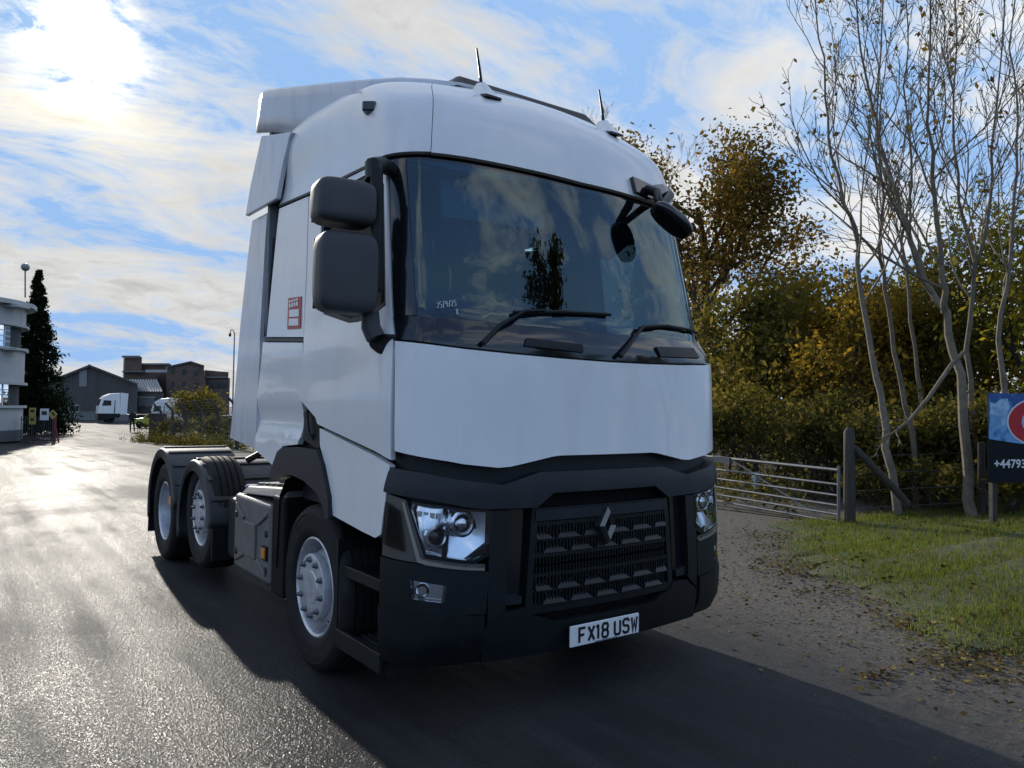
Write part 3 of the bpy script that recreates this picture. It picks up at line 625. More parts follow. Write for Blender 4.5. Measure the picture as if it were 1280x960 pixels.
# ---- rear mudguards
def mudguard(y, zc, r, a0, a1, s, flap):
    m = MB(); na = 30; prof = []
    def ring(rad, x): return [(x, y+rad*math.cos(math.radians(a0+(a1-a0)*k/na)), zc+rad*math.sin(math.radians(a0+(a1-a0)*k/na))) for k in range(na+1)]
    rows = [ring(r-.10, -1.262*s), ring(r-.01, -1.262*s), ring(r, -1.250*s)]
    nx = 4
    for j in range(nx+1): rows.append(ring(r, (-1.245+.66*j/nx)*s))
    rows.append(ring(r-.05, -.58*s))
    for k_, rw in enumerate(rows): m.v += rw
    n_ = na+1
    for i in range(len(rows)-1):
        for k in range(na): m.f.append((i*n_+k, i*n_+k+1, (i+1)*n_+k+1, (i+1)*n_+k)); m.m.append(0)
    g = m.build('mudguard', M_['guard'], lorry, smooth=True, angle=40)
    sm = g.modifiers.new('s', 'SOLIDIFY'); sm.thickness = .008; sm.offset = -1
    for k in range(7):
        a = math.radians(28+20.5*k); p0 = Vector((0, y+(r+.004)*math.cos(a), zc+(r+.004)*math.sin(a)))
        w_ = .030 if k % 2 else .022
        T = Matrix.Translation(p0) @ Matrix.Rotation(a-math.pi/2, 4, 'X')
        MB().box(-1.235*s, -.60*s, -w_, w_, -.006, .012, T).build('mudguard_rib', M_['guard'], g, bevel=.008)
    if flap:
        f = MB().box(-1.25*s, -.62*s, y+r-.03, y+r-.01, .20, zc+.05).build('mud_flap', M_['black'], lorry)
        MB().box(-1.268*s, -1.25*s, y-.52, y-.44, .62, .70).build('side_marker', M_['amber'], lorry)
    return g
for s in (1, -1):
    mudguard(A2+.06, .52, .60, -18, 175, s, False)
    mudguard(A3+.08, .52, .64, -14, 172, s, True)
    MB().box(-1.24*s, -.62*s, A2-.55, A2-.53, .3, .60).build('mud_flap', M_['black'], lorry)
# ---- fuel tank
tk = MB().box(-1.20, -.55, 2.24, 3.10, .34, .92).build('fuel_tank', M_['tank'], lorry, bevel=.03, seg=3)
def plate_x(y0, y1, z0, z1, d, nm, mat='tank', par=tk): return MB().box(-1.20-d, -1.19, y0, y1, z0, z1).build(nm, M_[mat], par, bevel=min(d*.6, .008))
plate_x(2.53, 2.80, .48, .74, .018, 'tank_panel')
for (ya, za, yb, zb) in ((2.30, .84, 2.50, .75), (3.03, .84, 2.83, .75), (2.30, .41, 2.50, .48), (3.03, .41, 2.83, .48)):
    d_ = Vector((0, yb-ya, zb-za)); L_ = d_.length; ang = math.atan2(d_.z, d_.y)
    MB().box(-1.214, -1.19, 0, L_, -.016, .016, Matrix.Translation((0, ya, za)) @ Matrix.Rotation(ang, 4, 'X')).build('tank_rib', M_['tank'], tk, bevel=.006)
for y_, z_ in ((2.31, .70), (2.31, .44), (3.03, .76), (3.03, .47)):
    MB().lathe([(-.012, .0), (-.012, .022), (0, .026)], (-1.20, y_, z_), 'x', 16).build('tank_bolt', M_['chassis'], tk)
mk = MB().box(-1.225, -1.20, 2.285, 2.355, .525, .60).build('side_marker', M_['amber'], lorry, bevel=.005)
MB().box(-1.215, -1.20, 2.27, 2.37, .51, .615).build('marker_base', M_['black'], mk)
MB().box(-1.19, -.62, 1.98, 2.235, .30, .99).build('tank_end_cover', M_['tankdark'], lorry, bevel=.02)
MB().hexa([(-1.18, 2.0, .985), (-.62, 2.0, .985), (-.62, 3.0, .925), (-1.18, 3.0, .925)], [(-1.14, 2.05, 1.05), (-.62, 2.05, 1.05), (-.62, 2.95, .985), (-1.14, 2.95, .985)]).build('tank_step', M_['tank'], lorry, bevel=.01)
for k in range(6): MB().box(-1.10, -.70, 2.12+.13*k, 2.19+.13*k, 1.05-.009*k, 1.066-.009*k).build('step_tread', M_['satin'], tk)
MB().lathe([(0, .055), (.05, .055), (.06, .045), (.06, 0)], (-1.08, 3.04, .925), 'z', 20).build('filler_cap', M_['blue'], lorry, smooth=True)
MB().box(-1.16, -.6, 3.11, 3.42, .36, .86).build('urea_tank', M_['black'], lorry, bevel=.03)
MB().box(.55, 1.2, 2.1, 3.3, .34, .92).build('battery_box', M_['black'], lorry, bevel=.03)
# ---- rear of chassis
MB().lathe([(0, .0), (0, .45), (.05, .45), (.06, .40), (.06, 0)], (0, 5.0, .98), 'z', 32).build('fifth_wheel', M_['chassis'], lorry)
MB().box(-.5, .5, 2.6, 4.3, .96, 1.0).build('catwalk', M_['grey'], lorry)
MB().tube([(-.35, 3.3, 1.0), (-.35, 3.3, 1.22), (-.9, 3.3, 1.24), (-1.05, 3.3, 1.16)], .028, 8).build('hose_rail', M_['black'], lorry, smooth=True)
MB().box(-1.1, 1.1, 6.42, 6.5, .55, .72).build('rear_beam', M_['black'], lorry)
MB().box(-.55, .55, 1.0, 2.6, .32, .95).box(-.5, .5, 3.0, 5.6, .38, .7).build('underbody_sun_block', M_['rimdark'], lorry)  # engine stand-in boxes added to block sunlight passing under the lorry
# ---- cab interior
MB().hexa([(-1.05, .42, 1.35), (1.05, .42, 1.35), (1.05, .95, 1.35), (-1.05, .95, 1.35)], [(-1.02, .40, 2.02), (1.02, .40, 2.02), (1.05, .82, 1.98), (-1.05, .82, 1.98)]).build('dashboard', M_['cabindark'], lorry, bevel=.04)
MB().box(-.85, -.30, .62, .86, 1.98, 2.10).build('instrument_binnacle', M_['cabindark'], lorry, bevel=.04)
sw = MB()
for k in range(28):
    pass
cyl = []
for k in range(29):
    a = 2*math.pi*k/28; cyl.append(Matrix.Translation((-.58, .92, 2.02)) @ Matrix.Rotation(math.radians(-38), 4, 'X') @ Vector((.23*math.cos(a), 0, .23*math.sin(a))))
st_ = MB().tube(cyl, .016, 8).build('steering_wheel', M_['cabin'], lorry, smooth=True)
MB().tube([cyl[0], cyl[14]], .018, 8).tube([Matrix.Translation((-.58, .92, 2.02)).translation, cyl[21]], .02, 8).build('spoke', M_['cabin'], st_, smooth=True)
for s in (-1, 1):
    st_ = blob(MB(), (.6*s, 1.35, 1.78), .27, .28, .10, None, 4).build('seat', M_['seat'], lorry, smooth=True)
    blob(MB(), (.6*s, 1.62, 2.12), .25, .09, .36, None, 4).build('backrest', M_['seat'], st_, smooth=True)
    blob(MB(), (.6*s, 1.62, 2.56), .14, .06, .11, None, 4).build('headrest', M_['seat'], st_, smooth=True)
MB().box(-1.05, 1.05, 1.75, 2.42, 1.55, 1.82).build('bunk', M_['cabinlight'], lorry, bevel=.04)
MB().hexa([(-1.0, .62, 2.98), (1.0, .62, 2.98), (1.05, 1.15, 2.78), (-1.05, 1.15, 2.78)], [(-.98, .66, 3.22), (.98, .66, 3.22), (1.03, 1.2, 3.3), (-1.03, 1.2, 3.3)]).build('overhead_locker', M_['cabin'], lorry, bevel=.02)
MB().hexa([(-.85, .50, 2.70), (-.15, .46, 2.72), (-.15, .48, 2.72), (-.85, .52, 2.70)], [(-.85, .54, 2.93), (-.15, .50, 2.95), (-.15, .52, 2.95), (-.85, .56, 2.93)]).build('sun_visor', M_['cabinlight'], lorry)
MB().box(-1.1, 1.1, .75, 2.44, 3.28, 3.32).build('headlining', M_['cabinlight'], lorry)
MB().box(-1.10, 1.10, 2.36, 2.43, 1.8, 3.2).build('rear_trim', M_['cabin'], lorry)
MB().box(.35, .40, .85, 1.5, 1.6, 2.05).build('centre_console', M_['cabindark'], lorry)
patch('sensor_housing', [(-.06, 2.77), (.03, 2.765), (.10, 2.93), (-.11, 2.93)], M_['blackgloss'], lorry, off=-.02, th=.03)
# writing on the screen and the red sticker on the sleeper side
GW = dict(GL); GW.update({'2': [[(0, .8), (.3, 1), (.9, .85), (.8, .55), (0, 0), (1, 0)]], '5': [[(1, 1), (.1, 1), (.05, .58), (.7, .6), (1, .3), (.7, 0), (0, .05)]], '/': [[(.2, -.1), (.8, 1.1)]], '9': [[(.9, .6), (.4, .5), (.1, .75), (.4, 1), (.9, .95), (.9, .6), (.8, 0)]], '8': [[(.5, .5), (.1, .75), (.5, 1), (.9, .75), (.5, .5), (.1, .2), (.5, 0), (.9, .2), (.5, .5)]]})
def on_screen(txt, u0, t0, h, du):
    m = MB(); u = u0
    for ch in txt:
        for st in GW[ch]:
            m.tube([skin(u+a*du*.7, t0+b*h+.10*(u-u0), .004) for a, b in st], .0022, 4)
        u += du
    m.build('marker_writing', M_['mark'], ws)
on_screen('25/9/25', -1.215, 2.145, .032, .028)
on_screen('8', -1.035, 2.115, .032, .03)
stk = patch('sticker', [V(1.915, 2.145), V(1.665, 2.13), V(1.69, 2.345), V(1.935, 2.36)], M_['red'], lorry, off=.022, th=.004, label='red and white notice sticker')
patch('sticker_panel', [V(1.885, 2.165), V(1.70, 2.152), V(1.71, 2.20), V(1.89, 2.214)], M_['plate'], stk, off=.025, th=.002)
patch('sticker_panel', [V(1.888, 2.225), V(1.705, 2.212), V(1.71, 2.262), V(1.895, 2.275)], M_['plate'], stk, off=.025, th=.002)
for k in range(4):
    patch('sticker_print', [V(1.90-.045*k, 2.29), V(1.87-.045*k, 2.288), V(1.875-.045*k, 2.315), V(1.905-.045*k, 2.317)], M_['plate'], stk, off=.025, th=.002)
    patch('sticker_print', [V(1.905-.045*k, 2.325), V(1.875-.045*k, 2.323), V(1.88-.045*k, 2.338), V(1.91-.045*k, 2.34)], M_['plate'], stk, off=.025, th=.002)
# ================================================================== the place
def sstep(a, b, x): t = max(0., min(1., (x-a)/(b-a))); return t*t*(3-2*t)
def gz(y): return -.55*sstep(14, 50, y)
def ground_mat():
    m = bpy.data.materials.new('wet_asphalt'); m.use_nodes = True
    N, L, Mth, Ramp, Mix, Noise = nt_new(m.node_tree)
    b = N('BsdfPrincipled'); out = N('OutputMaterial')
    co = N('TexCoord').outputs['Object']
    sep = N('SeparateXYZ'); L(co, sep.inputs[0])
    big = Noise(co, .45, 5, .6, .4); fine = Noise(co, 95, 3, .6); mid = Noise(co, 9, 6, .6)
    mp = N('Mapping'); mp.inputs['Rotation'].default_value = (0, 0, .25); mp.inputs['Scale'].default_value = (3.0, .16, 1); L(co, mp.inputs[0])
    streak = Noise(mp.outputs[0], .8, 5, .6)
    vo = N('TexVoronoi'); vo.inputs['Scale'].default_value = 120; L(co, vo.inputs['Vector'])
    # drier ground towards the verge side
    side = Mth('MULTIPLY', Mth('ADD', sep.outputs[0], Mth('MULTIPLY', mid, .8)), .35, clamp=True)
    wet = Mth('MULTIPLY', Ramp(Mth('ADD', Mth('MULTIPLY', big, .45), Mth('MULTIPLY', streak, .55)), (.40, .25), (.56, 1.0)), Mth('SUBTRACT', 1.0, Mth('MULTIPLY', side, .75)))
    asph = Mix(Ramp(fine, (.3, 0.0), (.75, 1.0)), (.026, .027, .029), (.085, .085, .085))
    asph = Mix(Mth('MULTIPLY', wet, .75), asph, (.010, .010, .011))
    # earth and grit of the gateway
    edge = Mth('ADD', Mth('ADD', sep.outputs[0], Mth('MULTIPLY', Mth('SUBTRACT', big, .5), 2.2)), Mth('MULTIPLY', Mth('SUBTRACT', mid, .5), 1.6))
    e2 = Mth('ADD', edge, Mth('MULTIPLY', sep.outputs[1], -.10))
    dirt = Mth('MULTIPLY', Ramp(Mth('MULTIPLY', Mth('SUBTRACT', e2, 1.15), .7, clamp=True), (0, 0.0), (1, 1.0)), Ramp(Mth('MULTIPLY', sep.outputs[1], .04, clamp=True), (.5, 1.0), (.8, 0.0)))
    earth = Mix(Ramp(Noise(co, 26, 6, .7), (.35, 0.0), (.7, 1.0)), (.055, .048, .040), (.18, .162, .14))
    cl = Mix(Mth('MULTIPLY', dirt, .92), asph, earth)
    L(cl, b.inputs['Base Color'])
    h = Mth('ADD', Mth('MULTIPLY', vo.outputs['Distance'], .6), Mth('ADD', Mth('MULTIPLY', Noise(co, 40, 3, .6), 1.6), Mth('MULTIPLY', mid, 1.5)))
    bp = N('Bump'); bp.inputs['Strength'].default_value = 1.0; bp.inputs['Distance'].default_value = .0032; L(h, bp.inputs['Height']); L(bp.outputs[0], b.inputs['Normal'])
    b.inputs['Roughness'].default_value = .85; b.inputs['Specular IOR Level'].default_value = .12
    g = N('BsdfPrincipled'); L(cl, g.inputs['Base Color']); L(bp.outputs[0], g.inputs['Normal'])
    L(Mth('SUBTRACT', .34, Mth('MULTIPLY', wet, .16)), g.inputs['Roughness'])
    cov = Mth('MULTIPLY', Mth('MULTIPLY', wet, Ramp(Noise(co, 70, 3, .6), (.35, .085), (.62, .27))), Mth('SUBTRACT', 1.0, Mth('MULTIPLY', dirt, .85)))
    mx = N('MixShader'); L(cov, mx.inputs[0]); L(b.outputs[0], mx.inputs[1]); L(g.outputs[0], mx.inputs[2]); L(mx.outputs[0], out.inputs[0])
    return m
ys = [-1500, -300, -60, -20]+[14+1.5*k for k in range(25)]+[70, 120, 300, 1500]
xs = [-1500, -200, -40, -10, 10, 40, 200, 1500]
m = MB(); m.v = [(x, y, gz(y)) for y in ys for x in xs]
for i in range(len(ys)-1):
    for j in range(len(xs)-1): m.f.append((i*len(xs)+j, i*len(xs)+j+1, (i+1)*len(xs)+j+1, (i+1)*len(xs)+j)); m.m.append(0)
m.build('road', ground_mat(), smooth=True, kind='structure')
# ------------------------------------------------------------------ foliage tools
def leaf_mat(name, cols, trans=.45, rough=.6):
    m = bpy.data.materials.new(name); m.use_nodes = True
    N, L, Mth, Ramp, Mix, Noise = nt_new(m.node_tree)
    g = N('NewGeometry'); st = [(i/max(1, len(cols)-1), c) for i, c in enumerate(cols)]
    c = Ramp(g.outputs['Random Per Island'], *st)
    c = Mix(.55, c, Ramp(Noise(N('TexCoord').outputs['Object'], .55, 3, .6), (.35, .45), (.65, 1.25)), 'MULTIPLY')
    d = N('BsdfDiffuse'); t = N('BsdfTranslucent'); L(c, d.inputs[0]); L(Mix(1, c, (1.25, 1.15, .7), 'MULTIPLY'), t.inputs[0])
    mx = N('MixShader'); mx.inputs[0].default_value = trans; L(d.outputs[0], mx.inputs[1]); L(t.outputs[0], mx.inputs[2])
    L(mx.outputs[0], N('OutputMaterial').inputs[0]); return m
OAK = leaf_mat('oak_leaves', [(.09, .075, .022), (.20, .12, .035), (.14, .12, .032), (.26, .15, .04), (.11, .10, .026)], .5)
OCHRE = leaf_mat('ochre_leaves', [(.13, .115, .025), (.30, .20, .035), (.20, .16, .032), (.40, .25, .04), (.11, .105, .025)], .5)
OLIVE = leaf_mat('olive_leaves', [(.075, .08, .025), (.17, .145, .04), (.115, .115, .03), (.25, .185, .05)], .5)
YELLOW = leaf_mat('yellow_green_leaves', [(.16, .17, .025), (.32, .27, .035), (.22, .20, .03), (.12, .14, .024)], .5)
DARK = leaf_mat('dark_needles', [(.006, .012, .006), (.014, .024, .010), (.010, .018, .009)], .2)
HEDGE = leaf_mat('hedge_leaves', [(.045, .055, .02), (.11, .105, .035), (.075, .08, .026), (.19, .15, .05)], .5)
SPARSE = leaf_mat('last_leaves', [(.10, .055, .02), (.18, .11, .03), (.13, .12, .03), (.07, .04, .018)], .5)
BARK = pmat('pale_bark', (.175, .145, .105), .85, var=.35, vscale=14, bump=.5, bscale=40, dirt=((.045, .05, .03), .6, 3.5))
BARKD = pmat('dark_bark', (.045, .038, .030), .9, var=.3, vscale=12, bump=.5, bscale=40)
GRASS = leaf_mat('grass_blades', [(.09, .14, .025), (.15, .21, .035), (.11, .17, .028), (.20, .20, .06), (.08, .12, .025), (.22, .17, .075)], .5)
LITTER = leaf_mat('fallen_leaves', [(.07, .046, .02), (.13, .09, .035), (.045, .032, .016), (.25, .19, .06), (.09, .07, .04), (.05, .036, .018)], .1)
def quads(P, size, rng, aspect=.55, up=None, flat=0.0):
    """leaf-shaped four-cornered faces at points P"""
    n = len(P); a = rng.normal(size=(n, 3)); 
    if flat: a[:, 2] *= (1-flat)
    a /= np.linalg.norm(a, axis=1)[:, None]+1e-9
    b = rng.normal(size=(n, 3)); 
    if flat: b[:, 2] *= (1-flat)
    b -= a*(a*b).sum(1)[:, None]; b /= np.linalg.norm(b, axis=1)[:, None]+1e-9
    s = (size*(.45+1.25*rng.random(n)**1.7))[:, None]
    v = np.stack([P-a*s*.5, P+b*s*.5*aspect, P+a*s*.5, P-b*s*.5*aspect], 1).reshape(-1, 3)
    return v, np.arange(4*n).reshape(n, 4)
def grow(mb, rng, p, d, length, r, level, maxl, tips, kids=(5, 5, 4, 3), wander=.18, up=.10, spread=(.5, .95), sides=(7, 6, 4, 3, 3), taper=.35, lfac=.58, start=.3, segs=(7, 6, 4, 3, 2), rmin=.004):
    pts = [Vector(p)]; d = Vector(d).normalized(); n = segs[min(level, len(segs)-1)]
    for i in range(n):
        d = (d+Vector(rng.normal(size=3))*wander+Vector((0, 0, up))).normalized(); pts.append(pts[-1]+d*(length/n))
    rs = [max(rmin, r*(1-(1-taper)*i/n)) for i in range(n+1)]
    mb.tube(pts, rs, sides[min(level, len(sides)-1)], cap=False)
    branch_off(mb, rng, pts, rs, length, level, maxl, tips, kids, wander, up, spread, sides, taper, lfac, start, segs, rmin)
def branch_off(mb, rng, pts, rs, length, level, maxl, tips, kids=(5, 5, 4, 3), wander=.18, up=.10, spread=(.5, .95), sides=(7, 6, 4, 3, 3), taper=.35, lfac=.58, start=.3, segs=(7, 6, 4, 3, 2), rmin=.004):
    n = len(pts)-1
    if level >= maxl:
        tips += pts[1:]; return
    k = kids[min(level, len(kids)-1)]
    for j in range(k):
        f = start+(1-start)*(j+rng.random())/k; i = min(n-1, int(f*n)); q = pts[i].lerp(pts[i+1], f*n-i)
        t = (pts[i+1]-pts[i]).normalized(); a = t.orthogonal().normalized(); b = t.cross(a); ph = rng.random()*6.283+2.4*j
        an = spread[0]+(spread[1]-spread[0])*rng.random()
        nd = t*math.cos(an)+(a*math.cos(ph)+b*math.sin(ph))*math.sin(an)
        grow(mb, rng, q, nd, length*lfac*(1.15-.55*f)*(.75+.5*rng.random()), rs[i]*.55, level+1, maxl, tips, kids, wander, up, spread, sides, taper, lfac, start, segs, rmin)
    tips.append(pts[-1])
def leafy_tree(name, base, h, label, cat, leafmat, seed, nleaf, lsize, crown_w=.5, barkmat=BARKD, group=None, trunk_r=None, lean=(0, 0), clump=.35, kids=(7, 5, 4), start=.25, spread=(.6, 1.1), lf=.55):
    rng = np.random.default_rng(seed); root = empty(name, base, label, cat, group)
    mb = MB(); tips = []
    grow(mb, rng, base, (lean[0], lean[1], 1), h*.72, trunk_r or h*.022, 0, 3, tips, kids=kids, wander=.10, up=.06, spread=spread, lfac=lf*crown_w*2, start=start, sides=(8, 6, 4, 3), rmin=.008)
    mb.build('trunk', barkmat, root, smooth=True)
    T = np.array([t for t in tips]); 
    P = T[rng.integers(0, len(T), nleaf)] + rng.normal(size=(nleaf, 3))*np.array([clump, clump, clump*.8])
    P = P[P[:, 2] > base[2]+.3]
    v, f = quads(P, lsize, rng)
    np_mesh('crown', v, f, leafmat, root); return root
def shrub(name, base, w, h, label, leafmat, seed, nleaf, lsize, cat='shrub', group=None, hollow=.55):
    """rounded bush: stems plus clumps of leaves"""
    rng = np.random.default_rng(seed); root = empty(name, base, label, cat, group); mb = MB(); tips = []
    for k in range(7):
        a = rng.random()*6.283; grow(mb, rng, (base[0]+.12*w*math.cos(a), base[1]+.12*w*math.sin(a), base[2]), (math.cos(a)*.45*w/h, math.sin(a)*.45*w/h, 1), h*.75, .025+.006*h, 0, 2, tips, kids=(5, 4), wander=.16, lfac=.5, sides=(5, 4, 3), rmin=.005)
    mb.build('stems', BARKD, root)
    ncl = 70; c = rng.normal(size=(ncl, 3)); c /= np.linalg.norm(c, axis=1)[:, None]; c *= (hollow+(1-hollow)*rng.random(ncl))[:, None]
    c = c*np.array([w/2, w/2, h*.48])+np.array([base[0], base[1], base[2]+h*.5])
    T = np.concatenate([c, np.array(tips)]) if tips else c
    P = T[rng.integers(0, len(T), nleaf)]+rng.normal(size=(nleaf, 3))*np.array([w*.075, w*.075, h*.055]); P = P[P[:, 2] > base[2]]
    v, f = quads(P, lsize, rng); np_mesh('foliage', v, f, leafmat, root); return root
def G(px, py, d):      # point on a line of sight, dropped to the ground there
    q = at(px, py, d); return Vector((q.x, q.y, gz(q.y)))
# ------------------------------------------------------------------ grass verge and woodland floor on the right
VB = [(7.05, 3.3), (6.2, 2.95), (4.86, 2.13), (4.4, 1.55), (3.98, .97), (3.4, .25), (2.88, -.38), (2.68, -.8), (2.57, -1.12), (2.45, -2.2), (2.4, -4), (2.4, -8)]
def vh(s_, i): return .035*sstep(0, .25, s_)+.30*sstep(.3, 5.5, s_)*sstep(-1.5, 7, i)
rng = np.random.default_rng(3); m = MB(); SS = [0, .06, .15, .3, .6, 1, 1.5, 2.2, 3, 4, 5.5, 7.5, 10]
VP = []
for i in range(len(VB)-1):
    for k in range(5):
        a = Vector((*VB[i], 0)).lerp(Vector((*VB[i+1], 0)), k/5); VP.append((a.x+rng.normal()*.13, a.y+rng.normal()*.13, i+k/5))
for x, y, i in VP:
    for s_ in SS: m.v.append((x+s_*.99, y-s_*.16, vh(s_, i)+.004-(.03 if s_ == 0 else 0)))
n = len(SS)
for i in range(len(VP)-1):
    for k in range(n-1): m.f.append((i*n+k, i*n+k+1, (i+1)*n+k+1, (i+1)*n+k)); m.m.append(0)
verge = m.build('verge', pmat('verge_soil', (.045, .055, .018), .9, var=.4, vscale=5, bump=.6, bscale=60, dirt=((.05, .038, .022), .8, 3)), smooth=True, kind='structure')
# blades of grass
NB = 95000; ii = rng.random(NB)*(len(VP)-2)*.86; ss = 7.2*rng.random(NB)**1.35
i0 = ii.astype(int); fr = ii-i0; VPa = np.array(VP)
bx = VPa[i0, 0]*(1-fr)+VPa[i0+1, 0]*fr+ss*.99; by = VPa[i0, 1]*(1-fr)+VPa[i0+1, 1]*fr-ss*.16; bi = VPa[i0, 2]
bx = bx+rng.normal(size=NB)*.14; by = by+rng.normal(size=NB)*.16
s1 = np.clip(ss/.25, 0, 1); s1 = s1*s1*(3-2*s1); s2 = np.clip((ss-.3)/5.2, 0, 1); s2 = s2*s2*(3-2*s2); s3 = np.clip((bi+1.5)/8.5, 0, 1); s3 = s3*s3*(3-2*s3)
bz = .035*s1+.30*s2*s3
patchy = (np.sin(bx*2.1+by)*np.cos(by*2.7-bx*.8)+np.sin(bx*5.3+by*3.1)*np.cos(by*6.1-bx*2.2)*.7)
keep = (rng.random(NB) < np.clip(.82+.28*patchy, .35, 1))*(rng.random(NB) < np.clip(.25+ss*1.6, 0, 1)) > 0
bx, by, bz, ss = bx[keep], by[keep], bz[keep], ss[keep]; nb = len(bx)
hh = (.018+.036*rng.random(nb))*np.clip(.5+ss, .5, 1.25); an = rng.random(nb)*6.283; wd = .003+.003*rng.random(nb); ln = .6*hh*rng.random(nb); la = rng.random(nb)*6.283
B0 = np.stack([bx, by, bz], 1); W_ = np.stack([np.cos(an), np.sin(an), 0*an], 1)*wd[:, None]; Tt = B0+np.stack([np.cos(la)*ln, np.sin(la)*ln, hh], 1)
Vv = np.stack([B0-W_, B0+W_, Tt+W_*.2, Tt-W_*.2], 1).reshape(-1, 3)
np_mesh('grass', Vv, np.arange(4*nb).reshape(nb, 4), GRASS, None, label='short green grass with fallen leaves on the roadside verge', cat='grass', kind='stuff')
# woodland floor beyond gate and verge
m = MB(); pts = [(6.3, 26), (6.7, 12), (7.4, 3.6), (8.6, 2.6), (12, .8), (17, -3.5), (60, -12), (60, 40), (12, 40)]
m.add([(x, y, .012+gz(y)) for x, y in pts], [list(range(len(pts)))])
m.build('woodland_floor', pmat('leaf_mould', (.040, .032, .018), .95, var=.5, vscale=3, bump=.8, bscale=25, dirt=((.03, .04, .014), .7, 1.2)), kind='structure')
# fallen leaves and grit
def litter(n, fx, size, mat, name, label, cat, zf, flat=.75):
    P = np.array([fx() for _ in range(n)]); P[:, 2] = [zf(a, b) for a, b in P[:, :2]]
    v, f = quads(P, size, rng, .7, flat=flat); v[:, 2] = np.maximum(v[:, 2], np.repeat(P[:, 2], 4)-.004)
    np_mesh(name, v, f, mat, None, label=label, cat=cat, kind='stuff')
DRIFT = [(VP[int(i)][0]-abs(rng.normal())*.45, VP[int(i)][1]+rng.normal()*.2, .08+.22*rng.random()) for i in rng.integers(5, 50, 60)]
def near_edge():
    if rng.random() < .7:
        x, y, r_ = DRIFT[int(rng.integers(0, 60))]; return (x+rng.normal()*r_*1.3, y+rng.normal()*r_*.8, 0)
    i = int(rng.integers(5, 50)); x, y, _ = VP[i]; d = rng.normal()*.6-.3
    return (x+d+rng.normal()*.15, y-.16*d+rng.normal()*.3, 0)
def lane():
    t = rng.random(); x = 1.6+5.2*rng.random(); y = .0+6.0*rng.random()+.15*x
    return (x, y, 0)
def scatter():
    while True:
        x = -1+5*rng.random(); y = -2.6+4*rng.random()
        if x > .6+rng.random()*2: return (x, y, 0)
zf0 = lambda x, y: .014
litter(4200, near_edge, .036, LITTER, 'leaf_drift', 'brown and yellow fallen leaves along the verge edge', 'leaves', lambda x, y: .012+.05*rng.random()*rng.random())
litter(700, lane, .034, LITTER, 'gateway_leaves', 'fallen leaves scattered over the earth gateway', 'leaves', zf0)
litter(90, scatter, .034, LITTER, 'road_leaves', 'few pale leaves scattered on the tarmac', 'leaves', zf0)
def on_grass():
    i = int(rng.integers(3, 50)); x, y, ii_ = VP[i]; d = .2+5*rng.random()**1.5; on_grass.z = vh(d, ii_)+.02+.03*rng.random()
    return (x+d*.99, y-.16*d, on_grass.z)
Pg = np.array([on_grass() for _ in range(650)]); v, f = quads(Pg, .05, rng, .7, flat=.6); np_mesh('grass_leaves', v, f, LITTER, None, label='brown leaves lying in the verge grass', cat='leaves', kind='stuff')
# small stones
STONE = pmat('grit', (.10, .095, .088), .9, var=.4, vscale=40)
NS_ = 3500; px_ = 1.5+4.6*rng.random(NS_); py_ = -1.2+6.5*rng.random(NS_); sz = .005+.014*rng.random(NS_)**3
ok = px_ > 1.2+1.0*rng.random(NS_)+.12*py_; px_, py_, sz = px_[ok], py_[ok], sz[ok]; k = len(px_)
oc = np.array([(1, 0, .15), (0, 1, .1), (-1, 0, .1), (0, -1, .15), (0, 0, .75)]); P = np.stack([px_, py_, 0*px_], 1)
jit = .65+.7*rng.random((k, 5, 3)); Vv = (P[:, None, :]+oc[None]*jit*sz[:, None, None]).reshape(-1, 3)
F = np.array([(0, 1, 4), (1, 2, 4), (2, 3, 4), (3, 0, 4)]); np_mesh('grit', Vv, (np.arange(k)[:, None, None]*5+F[None]).reshape(-1, 3), STONE, None, label='loose stones and grit on the earth gateway', cat='gravel', kind='stuff')
# ------------------------------------------------------------------ field gate, posts and marker
GALV = pmat('galvanised', (.17, .18, .185), .45, metal=.7, var=.2, vscale=12)
WOOD = pmat('weathered_wood', (.048, .042, .034), .85, var=.35, vscale=9, stretch=(6, 6, .6), bump=.5, bscale=60)
ga, gb = Vector((7.36, 2.98, 0)), Vector((7.85, 6.55, 0)); gdir = (gb-ga).normalized()
gate = empty('field_gate', ga, 'galvanised steel tubular field gate beside the parked lorry', 'gate')
zs = [.045, .155, .285, .43, .59, .80]
for k, z_ in enumerate(zs): MB().tube([ga+Vector((0, 0, z_)), gb+Vector((0, 0, z_+.05))], .019 if k < 5 else .024, 8).build('rail', GALV, gate, smooth=True)
for q, r_ in ((ga, .024), (gb, .024)): MB().tube([q+Vector((0, 0, .02)), q+Vector((0, 0, .86))], r_, 8).build('stile', GALV, gate, smooth=True)
MB().tube([ga+gdir*.25+Vector((0, -.0, .05)), ga+gdir*2.1+Vector((0, 0, .80))], .016, 8).build('brace', GALV, gate, smooth=True)
MB().box(-.012, .012, -.2, .2, -.05, .05, Matrix.Translation(ga+gdir*2.35+Vector((-.03, 0, .80))) @ Matrix.Rotation(-.13, 4, 'Z')).build('latch_plate', GALV, gate)
gp = ga+Vector((.16, -.07, 0))
m = MB(); m.tube([gp+Vector((0, 0, -.1)), gp+Vector((.01, 0, .7)), gp+Vector((.015, .01, 1.36)), gp+Vector((.015, .01, 1.42))], [.085, .08, .075, .04], 10)
m.build('gate_post', WOOD, None, smooth=True, label='round weathered wooden post at the gate hinge', cat='post')
MB().tube([gp+Vector((.05, -.05, 1.12)), gp+Vector((.62, -.35, .52)), gp+Vector((.80, -.45, .30))], .055, 8).build('brace_post', WOOD, None, smooth=True, label='slanting wooden brace leaning on the gate post', cat='post')
fw = MB()
